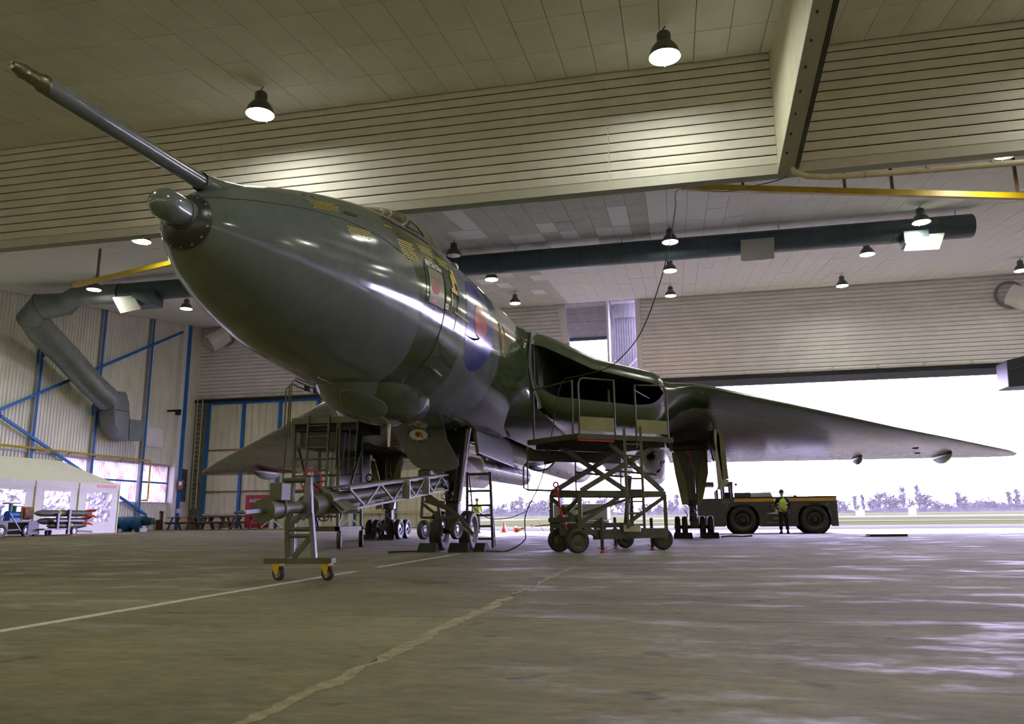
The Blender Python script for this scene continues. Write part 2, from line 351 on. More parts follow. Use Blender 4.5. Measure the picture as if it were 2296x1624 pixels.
vsheet(YB, -2, -.1, lambda y: 9.9, wl, n=20)
# translucent corrugated windows
def translucent():
    m = bpy.data.materials.new('translucent_sheet'); m.use_nodes = True; N, K = nt(m); N.remove(N['Principled BSDF'])
    t = N.new('ShaderNodeBsdfTranslucent'); t.inputs[0].default_value = (.85, .83, .84, 1); d = N.new('ShaderNodeBsdfDiffuse'); d.inputs[0].default_value = (.4, .4, .42, 1)
    x = N.new('ShaderNodeMixShader'); x.inputs[0].default_value = .25
    g = N.new('ShaderNodeNewGeometry'); n = N.new('ShaderNodeTexNoise'); n.inputs['Scale'].default_value = 1.6; n.inputs['Detail'].default_value = 5; K.new(g.outputs['Position'], n.inputs['Vector'])
    r = N.new('ShaderNodeValToRGB'); r.color_ramp.elements[0].position = .35; r.color_ramp.elements[0].color = (.20, .13, .12, 1); r.color_ramp.elements[1].position = .6; r.color_ramp.elements[1].color = (.42, .38, .42, 1); K.new(n.outputs[0], r.inputs[0]); K.new(r.outputs[0], t.inputs[0])
    K.new(t.outputs[0], x.inputs[1]); K.new(d.outputs[0], x.inputs[2]); K.new(x.outputs[0], N['Material Output'].inputs[0]); return m
M.trans = translucent(); M.trans2 = M.trans.copy(); M.trans2.name = 'added_daylight_sheet'  # second sheet is tinted yellow for the added, unseen rear daylight band
for n_ in M.trans2.node_tree.nodes:
    if n_.type == 'VALTORGB': n_.color_ramp.elements[0].color = (.26, .25, .14, 1); n_.color_ramp.elements[1].color = (.40, .39, .22, 1)
for wi, (a, b) in enumerate(((18.4, 20.15), (20.35, 24.05), (24.3, 26.8))):
    pw = struct(obj('window_%d' % (wi + 1), MB().box(XL - .09, XL - .03, a, b, 2.86, 2.96), M.blue))
    for (z0, z1) in ((1.72, 2.86), (2.96, 3.9)):
        k = 0; y = a
        while y < b - .05:
            y2 = min(y + .62, b)
            o = vsheet(y + .003, y2 - .003, z0, lambda q, z1=z1: z1, pw, m=M.trans, name='pane', x=XL - .02, n=4); y = y2
# horizontal rail, gutter line and blue columns
for nm, z, m in (('rail', 3.95, M.greysheet), ('rail', 1.7, M.plate)):
    obj(nm, MB().box(XL - .06, XL + .02, 14.2, 27, z, z + .07), m, wl)
for cy in (12.0, 16.2, 20.2, 24.17):
    o = struct(obj('trim_%d' % (5 + int(cy) % 7), MB().box(XL - .1, XL + .12, cy - .09, cy + .09, -.1, zc(cy) + .05), M.greysheet)); obj('blue_flange', MB().box(XL + .12, XL + .15, cy - .01, cy + .12, -.1, zc(cy)), M.blue, o)
for (p, q) in ((( 14.0, 5.65), (26.85, 12.35)), ((14.2, 5.45), (24.8, 1.02)), ((8.0, 2.5), (14.2, 5.6))):
    tag(obj('brace', MB().bar((XL + .2, p[0], p[1]), (XL + .2, q[0], q[1]), .09, .13), M.blue), 'blue steel brace crossing the left wall ' + ('upward' if q[1] > 6 else ('downward behind the white tent' if p[1] > 3 else 'low at the far left edge')), 'brace')
# yellow gas pipe
yp = MB().tube([(XL + .3, 4, 4.2), (XL + .3, 24.45, 4.10), (XL + .3, 24.62, 4.08), (XL + .3, 24.66, 3.95), (XL + .3, 24.66, 1.95), (XL + .3, 24.6, 1.85), (XL + .3, 24.1, 1.84)], .05, 10)
ypo = obj('gas_pipe', yp, M.yellow, None, True); tag(ypo, 'yellow gas pipe running along the left wall and dropping beside the windows', 'pipe')
for y in (16.3, 18.5, 20.3, 22.4): obj('bracket', MB().bar((XL + .1, y, 4.0), (XL + .3, y, 4.08), .04), M.blue, ypo)
# ---- corner pier with blue strip, small window, ladder
cp = struct(obj('trim_20', MB().box(XL - .3, XL + .25, 27.0, 27.55, .0, 13.2), M.wallsheet))
for k in range(24): obj('course', MB().box(XL - .3, XL + .262, 26.99, 27.56, .3 + k * .52, .3 + k * .52 + .505), M.cladw, cp)
obj('blue_flange', MB().box(XL + .27, XL + .36, 27.35, 27.6, 0, 12.9), M.blue, cp)
wc = struct(obj('wall_corner', MB().box(XL - .1, XL + .0, 27.5, 29.3, -.1, 13.4), M.wallsheet))
pw = struct(obj('window_4', MB().box(XL + .0, XL + .04, 27.75, 28.6, 1.85, 3.85), M.trans)); obj('glazing_bar', MB().box(XL + .03, XL + .07, 27.75, 28.6, 2.85, 2.92), M.blue, pw); obj('glazing_bar', MB().box(XL + .03, XL + .07, 27.75, 28.6, 2.3, 2.34), M.blue, pw)
bx = thing('notice_box', (XL + .42, 27.2, 2.55), 'small brown wooden box with a white notice on the blue corner column', 'box'); obj('case', MB().box(XL + .37, XL + .75, 27.2, 27.36, 2.55, 3.1), M.wood, bx, bevel=.01); obj('notice', MB().box(XL + .48, XL + .66, 27.185, 27.199, 2.8, 3.02), M.white, bx)
tag(obj('wall_notice', MB().box(XL + .37, XL + .48, 27.3, 27.62, 1.15, 1.4), M.white), 'small white notice low on the blue corner column', 'sign')
struct(obj('wall_left_return', MB().box(XL - .1, -24.95, 29.0, 29.3, -.1, 8.3), mat('weathered_dark_sheet', (.16, .16, .12), .7, var=.4, scale=2)))
la = thing('wall_ladder', (XL + .35, 28.7, 1.4), 'cream steel ladder fixed beside the hangar doors in the corner', 'ladder')
for dx in (0, .36): obj('stile', MB().bar((XL + .35 + dx, 28.7, 1.4), (XL + .35 + dx, 28.7, 8.3), .05), M.cream, la)
for k in range(23): obj('rung', MB().tube([(XL + .35, 28.7, 1.6 + k * .29), (XL + .71, 28.7, 1.6 + k * .29)], .018, 6), M.cream, la)
# ---- door wall above the doors
wd = struct(obj('wall_back', MB().box(XL, -1.62, 29.18, 29.4, 8.2, 13.3).box(2.75, XR, 29.18, 29.4, 8.2, 13.3), M.cladw))
nb = 20
for k in range(nb):
    z0 = 8.35 + k * .238
    for (a, b) in ((XL, -20.1), (-20.09, -13), (-12.99, -6), (-5.99, -1.62 - max(0, (z0 - 8.3)) * .1), (2.8, 8.3), (8.31, 15.8), (15.81, 23.3), (23.31, XR)):
        ribboard(a + .004, b - .004, 29.18, z0 + .001, .2365, .010, M.cladw, wd)
struct(obj('trim_21', MB().hexa([(-2.0, 29.1, 12.4), (-1.7, 29.1, 12.4), (-1.25, 29.1, 9.9), (-1.5, 29.1, 9.9), (-2.0, 29.3, 12.4), (-1.7, 29.3, 12.4), (-1.25, 29.3, 9.9), (-1.5, 29.3, 9.9)][0:8]), M.cladw))
struct(obj('trim_22', MB().box(2.5, 2.8, 28.9, 29.4, 8.2, 13.2), M.white))
# recess for the tail: grey block panel above, corrugated jamb to the right
rc = struct(obj('wall_recess', MB().box(-2.0, .9, 30.6, 30.8, 11.35, 14), M.greysheet))
for k in range(5): obj('panel', MB().box(-1.95, .9, 30.5, 30.6, 11.3 + k * .52, 11.3 + k * .52 + .51), mat('grey_block_%d' % k, (.55, .54, .58), .7, var=.15), rc)
obj('sill', MB().box(-1.95, .9, 30.4, 30.62, 11.15, 11.32), M.ductd, rc)
rj = struct(obj('wall_jamb', MB().box(.80, .92, 29.0, 30.9, 7.5, 14), M.cladw)); obj('strut', MB().bar((.95, 29.4, 13.4), (1.25, 29.4, 11.9), .08), M.white, rj)
for k in range(10): o = obj('sheet', MB().box(1.13 + k * .148, 1.255 + k * .148, 30.45 , 30.5, 8.0, 12.35), M.greysheet, rj)
for k in range(5): obj('sheet', MB().box(1.13 + k * .3, 1.42 + k * .3, 30.3 , 30.36, 12.4, 13.6), M.greysheet, rj)
obj('backing', MB().box(.9, 2.75, 30.5, 30.6, 7.5, 14), mat('grey_backing', (.45, .45, .48), .7, var=.1), rj)
obj('cross_rail', MB().box(1.0, 2.75, 30.25, 30.33, 9.05, 9.13), M.cladw, rj); obj('brace_bar', MB().bar((1.5, 30.2, 8.9), (2.7, 30.2, 10.1), .06), M.cladw, rj); obj('brace_bar', MB().bar((2.1, 30.2, 8.9), (1.1, 30.2, 9.8), .05), M.cladw, rj)
struct(obj('wall_outside_left', MB().box(-2.1, -1.9, 29.4, 31.0, 8, 14), M.cladw))
# roof over recess
struct(obj('trim_23', MB().box(-2.2, 2.8, 29.0, 31.2, 13.25, 13.6), M.white))
# door head track with pipe
struct(obj('trim_24', MB().box(XL, -1.5, 28.9, 29.3, 8.12, 8.3).box(2.6, XR, 28.9, 29.3, 8.12, 8.3), M.dark))
for nm, x0, x1, lb in (('rail_pipe', XL + .3, -1.6, 'cream rail pipe above the closed hangar doors on the left'), ('rail_pipe', 2.7, XR - 1, 'white rail pipe under the cladding above the open doorway')):
    t = obj(nm, MB().tube([(x0, 28.8, 8.42), (x1, 28.8, 8.42)], .06, 10), M.cream if x0 < 0 else M.white, None, True); tag(t, lb, 'pipe')
    k = x0 + 1
    while k < x1: obj('clip', MB().box(k, k + .12, 28.72, 29.0, 8.36, 8.5), M.cream, t); k += 2.3
struct(obj('trim_25', MB().box(2.6, XR, 28.95, 29.25, 7.75, 8.12), mat('blue_grey_lintel', (.08, .085, .12), .5, var=.1)))
for k in range(1):
    pass
# ---- closed hangar door leaves (left): blue frames and corrugated sheets
M.doorsheet = mat('door_sheet', (.80, .80, .64), .6, var=.12, scale=1.2, stretch=(1, 1, .3))
edges = [-24.97, -22.5, -19.95, -17.37, -14.8, -12.2, -9.6]
for di in range(6):
    x0, x1 = edges[di], edges[di + 1] if di < 5 else -8.9
    d = struct(obj('door_%d' % (di + 1), MB().box(x0, x1, 29.28, 29.34, .18, 8.1), M.doorsheet))
    obj('frame', MB().box(x0, x0 + .16, 29.05, 29.2, .15 if di % 2 else .15, 8.1), M.blue, d)
    obj('frame', MB().box(x0, x1, 29.08, 29.2, 8.0, 8.12), M.blue, d)
    obj('rail', MB().box(x0 + .16, x1, 29.1, 29.22, 5.02, 5.1), M.rust, d); obj('rail', MB().box(x0 + .16, x1, 29.1, 29.22, 2.42, 2.48), M.rust, d); obj('rail', MB().box(x0 + .16, x1, 29.05, 29.22, .98, 1.12), M.cream, d)
    for (z0, z1) in ((5.1, 8.0), (2.5, 5.02), (.2, 2.42)):
        w_ = (x1 - x0 - .16) / 5
        for k in range(5):
            a = x0 + .16 + w_ * k; pts = []
            for q in range(4): p = w_ / 4; pts += [(a + p * q + .001, 0), (a + p * q + p * .5, 0), (a + p * q + p * .62, -.03), (a + p * q + p * .9, -.03)]
            obj('sheet', MB().grid([[(x, 29.24 + y, z0) for x, y in pts], [(x, 29.24 + y, z1) for x, y in pts]]), M.doorsheet, d)
    # white post and raking strut at the foot
    if di in (1, 3, 4):
        px = x1 - .1; obj('post', MB().box(px, px + .22, 28.8, 29.0, .15, 1.15 if di < 3 else 1.2), M.cladw, d)
        for s in (-1, 1): obj('raker', MB().bar((px + .1 + s * .12, 28.9, .65), (px + .1 + s * .75, 28.9, .18), .07), M.cladw, d)
struct(obj('trim_26', MB().box(XL, -8.9, 28.95, 29.4, .10, .17), M.rust))
# red personnel door with exit sign
rd = struct(obj('door_7', MB().box(-21.85, -20.35, 29.0, 29.06, .2, 2.2), M.red))
obj('leaf_edge', MB().box(-21.4, -21.38, 28.99, 29.0, .2, 2.2), M.dark, rd); obj('threshold', MB().box(-21.9, -20.3, 28.98, 29.06, .14, .2), M.white, rd)
sg = thing('exit_sign', (-21.3, 28.96, 1.78), 'green and white emergency exit sign on the red door', 'sign'); M.green = mat('sign_green', (.0, .25, .06), .5, var=0)
obj('board', MB().box(-21.55, -20.95, 28.955, 28.97, 1.76, 1.94), M.white, sg)
for a in (-21.51, -21.25): obj('symbol', MB().box(a, a + .2, 28.94, 28.955, 1.785, 1.915), M.green, sg)
obj('running_figure', MB().tube([(-21.17, 28.93, 1.89), (-21.15, 28.93, 1.85), (-21.12, 28.93, 1.80)], .014, 6).tube([(-21.2, 28.93, 1.84), (-21.12, 28.93, 1.85)], .01, 6), M.white, sg)
obj('door_symbol', MB().box(-21.46, -21.40, 28.93, 28.94, 1.80, 1.90), M.white, sg)
tag(obj('door_notice', MB().box(-20.9, -20.7, 28.955, 28.97, 1.70, 1.98), M.white), 'small white notice beside the green exit sign on the red door', 'sign')
# unseen right and back walls close the room; translucent bands added for daylight
struct(obj('wall_right', MB().box(XR, XR + .2, YB, 29.3, -.1, 1.7).box(XR, XR + .2, YB, 29.3, 3.9, 13.4), M.cladw)); struct(obj('window_5', MB().box(XR + .05, XR + .08, YB, 29.3, 1.7, 3.9), M.trans)); struct(obj('wall_rear', MB().box(XL, XR, YB - .2, YB, -.1, 1.2).box(XL, XR, YB - .2, YB, 6.2, 9), M.clad)); struct(obj('window_6', MB().box(XL, XR, YB - .12, YB - .09, 1.2, 6.2), M.trans2))
# ---- vents and dark wing-end at right
def vent(x, z, s, label):
    v = thing('vent_cowl', (x, 29.1, z), label, 'vent')
    ax = Vector((.72, -.45, -.52) if s > 0 else (-.55, -.6, -.6)).normalized(); l_ = 1.9 if s > 0 else 1.25; obj('cowl', MB().lathe([(0, .58), (l_, .58), (l_, .53), (.1, .53)], (x, 29.05, z), ax, 26), M.cladw, v, True)
    obj('collar', MB().lathe([(-.02, .75), (.06, .75), (.06, .62)], (x, 29.08, z), (0, -1, 0), 26), M.duct, v, True); return v
vent(-24.0, 12.55, 1 if False else -1, 'white cylindrical vent cowl high in the left corner above the doors')
vent(22.2, 12.0, 1, 'white cylindrical vent cowl at the right end of the upper wall')
wt = thing('blunt_end_unit', tuple(A(2262, 868, 24)), 'dark blue-grey blunt-ended unit jutting in from the right edge below the door head', 'panel')  # dark blunt-ended unit of unknown use
P = [A(2257, 808, 24), A(2262, 868, 24), A(2330, 868, 22), A(2330, 770, 22)]
obj('casing', MB().hexa([tuple(P[1]), (P[1][0] + 3, P[1][1] - 1, P[1][2]), (P[1][0] + 3, P[1][1] + 1.3, P[1][2]), (P[1][0], P[1][1] + 1.3, P[1][2]), tuple(P[0]), (P[0][0] + 3, P[0][1] - 1, P[0][2] + .6), (P[0][0] + 3, P[0][1] + 1.3, P[0][2] + .6), (P[0][0], P[0][1] + 1.3, P[0][2])]), mat('slate_paint', (.025, .028, .045), .45, var=.1), wt, bevel=.04)
obj('ridge', MB().bar(tuple(P[0] + np.array([.05, -.05, -.45])), tuple(P[0] + np.array([2.5, -.9, .1])), .05), M.ductd, wt)
# ================================================================ THE AIRCRAFT (delta-winged bomber)
ac = thing('bomber_aircraft', (0, 0, 0), 'huge grey and green camouflaged delta-wing jet bomber with a long nose probe', 'aircraft')
def camo(name, rules, base, green, rough=.2, under=None, extra=None):
    """glossy camouflage paint: rules are planes (ax, ay, az, lo, hi) in hangar coordinates giving green"""
    m = bpy.data.materials.new(name); m.use_nodes = True; N, K = nt(m); p = N['Principled BSDF']
    g = N.new('ShaderNodeNewGeometry'); n = N.new('ShaderNodeTexNoise'); n.inputs['Scale'].default_value = .55; n.inputs['Detail'].default_value = 1
    K.new(g.outputs['Position'], n.inputs['Vector']); acc = None
    def math_(op, a, b):
        q = N.new('ShaderNodeMath'); q.operation = op
        for i, v in enumerate((a, b)):
            if isinstance(v, (int, float)): q.inputs[i].default_value = v
            else: K.new(v, q.inputs[i])
        return q.outputs[0]
    for (ax, ay, az, lo, hi, wob) in rules:
        d = N.new('ShaderNodeVectorMath'); d.operation = 'DOT_PRODUCT'; d.inputs[1].default_value = (ax, ay, az); K.new(g.outputs['Position'], d.inputs[0])
        v = math_('ADD', d.outputs['Value'], math_('MULTIPLY', math_('SUBTRACT', n.outputs[0], .5), wob))
        a = N.new('ShaderNodeMapRange'); a.inputs[1].default_value = lo - .012; a.inputs[2].default_value = lo + .012; K.new(v, a.inputs[0])
        b = N.new('ShaderNodeMapRange'); b.inputs[1].default_value = hi - .012; b.inputs[2].default_value = hi + .012; b.inputs[3].default_value = 1; b.inputs[4].default_value = 0; K.new(v, b.inputs[0])
        t = math_('MULTIPLY', a.outputs[0], b.outputs[0]); acc = t if acc is None else math_('MAXIMUM', acc, t)
    x = N.new('ShaderNodeMix'); x.data_type = 'RGBA'; x.inputs[6].default_value = (*base, 1); x.inputs[7].default_value = (*green, 1); K.new(acc, x.inputs[0])
    n2 = N.new('ShaderNodeTexNoise'); n2.inputs['Scale'].default_value = 2.5; n2.inputs['Detail'].default_value = 8; n2.inputs['Roughness'].default_value = .7; K.new(g.outputs['Position'], n2.inputs['Vector'])
    r = N.new('ShaderNodeMapRange'); r.inputs[1].default_value = .3; r.inputs[2].default_value = .7; r.inputs[3].default_value = .85; r.inputs[4].default_value = 1.13; K.new(n2.outputs[0], r.inputs[0])
    y = N.new('ShaderNodeMix'); y.data_type = 'RGBA'; y.blend_type = 'MULTIPLY'; y.inputs[0].default_value = 1; K.new(x.outputs[2], y.inputs[6]); K.new(r.outputs[0], y.inputs[7]); K.new(y.outputs[2], p.inputs['Base Color'])
    r3 = N.new('ShaderNodeMapRange'); r3.inputs[1].default_value = .35; r3.inputs[2].default_value = .7; r3.inputs[3].default_value = rough - .05; r3.inputs[4].default_value = rough + .06; K.new(n2.outputs[0], r3.inputs[0]); K.new(r3.outputs[0], p.inputs['Roughness'])
    p.inputs['IOR'].default_value = 1.6
    n4 = N.new('ShaderNodeTexNoise'); n4.inputs['Scale'].default_value = 1.7; n4.inputs['Detail'].default_value = 3; K.new(g.outputs['Position'], n4.inputs['Vector'])
    b = N.new('ShaderNodeBump'); b.inputs['Strength'].default_value = .15; b.inputs['Distance'].default_value = .008; K.new(n4.outputs[0], b.inputs['Height']); K.new(b.outputs[0], p.inputs['Normal'])
    return m
GREY = (.125, .155, .148); GREEN = (.052, .078, .030)
M.fus = camo('fuselage_camouflage', [(0, 1, .5, -4.02, -2.42, .15), (0, 1, .3, -.87, 60, .3), (0, 1, -.6, -10.3, -9.75, .5)], GREY, GREEN, .12)
M.fusg = camo('radome_grey', [(0, 1, 0, 50, 60, 0)], GREY, GREEN, .16)
M.fus = camo('fuselage_camouflage', [(0, 1, .5, -4.02, -2.43, .12), (0, 1, .3, -.87, 60, .25)], GREY, GREEN, .12)
M.wing = camo('wing_camouflage', [(-1.05, 1, 0, -1.6, .62, .8)], (.30, .30, .33), GREEN, .2)
M.rootf = camo('root_fairing_paint', [(0, 1, 0, -10, 60, 0), ], GREY, (.062, .08, .052), .16)
M.under = camo('wing_underside_paint', [(0, 1, 0, 50, 60, 0)], (.30, .30, .33), GREEN, .22)
M.pane = mat('smoky_pane', (.05, .04, .03), .12, var=0)
M.pln = mat('panel_seam', (.03, .035, .03), .6, var=0)
# fuselage sections: y, centre height, half width, height above, depth below
FS = np.array([(-9.185, 3.42, .02, .02, .02), (-9.17, 3.422, .10, .10, .10), (-9.13, 3.425, .19, .19, .19), (-9.0, 3.434, .30, .30, .30), (-8.8, 3.445, .425, .425, .425), (-8.6, 3.457, .529, .529, .529), (-8.3, 3.474, .66, .66, .66), (-8, 3.492, .765, .765, .765), (-7.6, 3.52, .885, .885, .885), (-7.2, 3.553, .992, .992, .992), (-6.6, 3.613, 1.12, 1.12, 1.12), (-6, 3.674, 1.222, 1.222, 1.222), (-5.2, 3.725, 1.325, 1.325, 1.325), (-4.5, 3.749, 1.383, 1.383, 1.383), (-3.7, 3.756, 1.42, 1.42, 1.42), (-3, 3.757, 1.441, 1.45, 1.441), (-1, 3.76, 1.45, 1.56, 1.45), (1.5, 3.79, 1.45, 1.66, 1.45), (4, 3.82, 1.45, 1.68, 1.48), (8, 3.85, 1.45, 1.65, 1.5), (12, 3.9, 1.35, 1.55, 1.45), (16, 3.95, 1.0, 1.3, 1.2), (19, 4.0, .6, .8, .75), (21.2, 4.0, .3, .35, .35), (21.4, 4.0, .03, .03, .03)])
def fs(y):
    k = int(np.clip(np.searchsorted(FS[:, 0], y) - 1, 0, len(FS) - 2)); x0, x1 = FS[k, 0], FS[k + 1, 0]; h = x1 - x0; t = (y - x0) / h
    def sl(i):
        if i == 0 or i == len(FS) - 1: j = min(max(i, 1), len(FS) - 1); return (FS[j, 1:] - FS[j - 1, 1:]) / (FS[j, 0] - FS[j - 1, 0])
        a = (FS[i, 1:] - FS[i - 1, 1:]) / (FS[i, 0] - FS[i - 1, 0]); b = (FS[i + 1, 1:] - FS[i, 1:]) / (FS[i + 1, 0] - FS[i, 0]); hh = np.where(a * b > 0, 2 * a * b / (a + b + 1e-9), 0)
        return hh
    m0, m1 = sl(k), sl(k + 1); t2, t3 = t * t, t * t * t
    return (2 * t3 - 3 * t2 + 1) * FS[k, 1:] + (t3 - 2 * t2 + t) * h * m0 + (-2 * t3 + 3 * t2) * FS[k + 1, 1:] + (t3 - t2) * h * m1
def fp(y, th, off=0.):   # point on the skin; th in degrees, 0 = port side, 90 = top
    c, w_, hu, hd = fs(y); a = radians(th); s = sin(a); h = hu if s > 0 else hd
    return (cos(a) * (w_ + off), y, c + s * (h + off))
ysx = sorted(set([-9.185, -9.175, -9.16, -9.13, -9.09, -9.04] + [round(v, 3) for v in np.arange(-9.0, -7, .08)] + [round(v, 3) for v in np.arange(-7, 3, .16)] + [round(v, 3) for v in np.arange(3, 21.3, .5)] + [21.3, 21.4]))
NT = 72
G = [[fp(y, 360 * j / NT) for j in range(NT)] for y in ysx]
mb = MB(); nv = NT; vs = [p for r in G for p in r]; fc = []; fr = []
for i in range(len(ysx) - 1):
    for j in range(NT):
        ym = (ysx[i] + ysx[i + 1]) / 2; th = (j + .5) * 360 / NT
        if (-.75 < ym < 1.9 and 252 < th < 288) or (2.3 < ym < 10.8 and 243 < th < 297): continue
        (fr if ym < -5.85 else fc).append((i * nv + j, (i + 1) * nv + j, (i + 1) * nv + (j + 1) % nv, i * nv + (j + 1) % nv))
mb.add(vs, fc + fr); fo = obj('fuselage', mb, [M.fus, M.fusg], ac, True, angle=50)
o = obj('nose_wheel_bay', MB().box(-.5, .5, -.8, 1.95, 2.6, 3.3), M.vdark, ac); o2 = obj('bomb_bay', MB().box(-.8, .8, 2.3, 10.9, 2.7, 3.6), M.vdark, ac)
def patch(name, y0, y1, t0, t1, m, off=.004, ny=10, nth=10, shape=None, parent=None):
    """thin painted or riveted patch lying on the fuselage skin"""
    mb = MB()
    if shape is None: mb.grid([[fp(y0 + (y1 - y0) * i / ny, t0 + (t1 - t0) * j / nth, off) for j in range(nth + 1)] for i in range(ny + 1)])
    else:
        c = ((y0 + y1) / 2, (t0 + t1) / 2); R = 8; S = 40
        rows = [[fp(c[0] + (y1 - y0) / 2 * (r_ / R) * cos(2 * pi * k / S), c[1] + (t1 - t0) / 2 * (r_ / R) * sin(2 * pi * k / S), off) for k in range(S)] for r_ in range(shape and 0, R + 1)]
        mb.grid(rows, True)
    return obj(name, mb, m, parent or ac, True)
def fline(pts, w_=.008, m=None, off=.002, name='panel_seam', n=6):
    P = []
    for (a, b) in zip(pts[:-1], pts[1:]):
        for k in range(n): P.append(fp(a[0] + (b[0] - a[0]) * k / n, a[1] + (b[1] - a[1]) * k / n, off))
    P.append(fp(*pts[-1], off)); return obj(name, MB().tube(P, w_ / 2, 5), m or M.pln, ac)
fline([(-9.09, 69.6), (-8.95, 52), (-8.78, 43.3), (-8.41, 37.5), (-7.8, 35.9), (-7.37, 33.0), (-6.64, 24.5), (-6.05, 13.7)])
fline([(-5.0, 10), (-4.97, -7.4), (-4.95, -20.1), (-4.86, -37.9), (-4.84, -50.6), (-4.71, -72.7)], .012)
fline([(-4.45, 20), (-4.5, -8), (-4.5, -16)], .008)
for y in (-7.6,): pass
# roundel
M.rblue = mat('roundel_blue', (.012, .02, .17), .2, var=.1); M.rred = mat('roundel_red', (.36, .035, .035), .2, var=.12)
ro = patch('roundel', -4.05, -2.45, -32, 30, M.rblue, .004, shape=True); patch('roundel_centre', -3.63, -2.9, -12, 13, M.rred, .007, shape=True)
# cockpit-side rescue panels
M.doorp = mat('rescue_panel_paint', (.26, .30, .20), .2, var=.1); M.panelw = mat('pale_panel_paint', (.55, .58, .50), .25, var=.1)
patch('rescue_panel', -5.52, -5.02, -8, 14.5, M.doorp, .005); 
for t in (15.2, -8.6): fline([(-5.6, t), (-4.7, t)], .008)
for y in (-5.62, -4.95): fline([(y, 17), (y, -8.6)], .008)
patch('red_marking', -5.45, -5.2, -1.2, 4.5, M.red, .008, shape=True); patch('red_marking', -5.45, -5.3, -7.0, -3.6, M.red, .008); patch('red_marking', -5.48, -5.15, 8.2, 9.2, M.red, .008); patch('red_marking', -5.2, -5.12, 6.6, 10.5, M.red, .008)
patch('pale_panel', -5.56, -5.0, 15.5, 19.5, M.panelw, .006)
for (a, b) in ((-5.42, 16.3), (-5.24, 16.3), (-5.3, 18.2), (-5.1, 18.0)): patch('vent_slot', a, a + .08, b, b + 1.4, M.pln, .009, 2, 2)
patch('yellow_arrow', -4.66, -4.54, 7, 19, M.yellow, .008); patch('yellow_arrow_head', -4.72, -4.46, 6.2, 9, M.yellow, .009); patch('yellow_arrow_tail', -4.55, -4.4, 14, 24, M.yellow, .008)
patch('yellow_bar', -4.74, -4.70, -3, 5, M.yellow, .008)
patch('red_cross_panel', -4.98, -4.86, -7, -3.5, M.panelw, .008); patch('red_cross', -4.95, -4.89, -5.6, -4.9, M.red, .011, 2, 2); patch('red_cross', -4.93, -4.91, -6.2, -4.3, M.red, .011, 2, 2)
patch('pale_panel', -4.6, -3.9, -6.2, -4.6, M.doorp, .006)
# rows of tiny yellow stencil lines (too small to read in the photo)
def stencil(y0, y1, t0, t1, rows, seed):
    r = random.Random(seed); mb = MB(); dt = (t1 - t0) / rows
    for k in range(rows):
        y = y0 + r.uniform(0, .1) * (y1 - y0); te = t0 + dt * (k + .5); ye = y1 - r.uniform(0, .25) * (y1 - y0)
        while y < ye:
            d = r.uniform(.015, .05); pts = [fp(y, te - dt * .28, .004), fp(y + d, te - dt * .28, .004), fp(y + d, te + dt * .28, .004), fp(y, te + dt * .28, .004)]; mb.add(pts, [(0, 1, 2, 3)]); y += d + r.uniform(.008, .016)
    o = obj('stencil_text', mb, M.txty, ac); o['kind'] = 'stuff'
stencil(-7.75, -7.2, 39, 50, 6, 1); stencil(-7.35, -6.85, 19, 27, 5, 2); stencil(-6.25, -5.72, 14, 28, 8, 3); stencil(-5.6, -5.1, 24, 31, 5, 4); stencil(-5.5, -5.15, 18.5, 22.5, 3, 5); stencil(-5.05, -4.55, 21, 28, 4, 6); stencil(-6.35, -6.15, 36, 38.5, 2, 7)
patch('sensor_window', -7.2, -6.9, 38.6, 42.6, mat('olive_glass', (.07, .075, .02), .15, var=0), .006, shape=True)
for (y, t) in ((-7.62, 58.5), (-7.49, 57.5)): patch('vent_hole', y - .02, y + .02, t - 1.3, t + 1.3, M.pln, .006, shape=True)
fline([(-4.9, -58), (-4.5, -74)], .012, M.txty, .004, 'yellow_trim_line'); fline([(-4.2, -48), (-4.5, -44), (-4.75, -42)], .01, M.dark, .006, 'aerial_wire')
# boundary of the dark hatch outline near the wing root
fline([(-1.85, 14), (-1.5, 15), (-1.42, 5), (-1.5, -8), (-1.8, -8), (-1.9, 3), (-1.85, 14)], .014, M.txty, .004, 'hatch_outline')
patch('hatch', -1.82, -1.5, -5, 12, mat('hatch_red', (.16, .07, .05), .2, var=.2), .003, shape=True)
# side probe, static vane and small blister
P0 = Vector(fp(-3.55, -13, 0)); tb = MB().tube([P0, P0 + Vector((.07, 0, 0)), P0 + Vector((.10, -.06, 0)), P0 + Vector((.11, -.22, .01))], [.02, .014, .014, .008], 8); obj('pitot_probe', tb, M.dark, ac, True)
P0 = Vector(fp(-4.45, -43.5, 0)); nrm = Vector((cos(radians(-43)), 0, sin(radians(-43)))); obj('static_vane', MB().poly([P0 + Vector((0, .0, 0)), P0 + Vector((0, .16, 0)), P0 + Vector((0, .12, 0)) + nrm * .13, P0 + Vector((0, .04, 0)) + nrm * .13], (.012, 0, .012)), M.panelw, ac)
obj('top_blister', MB().lathe([(-.1, .0), (-.08, .035), (0, .05), (.08, .035), (.1, 0)], fp(-3.78, 37, .01), (0, 1, 0), 14), M.doorp, ac, True)
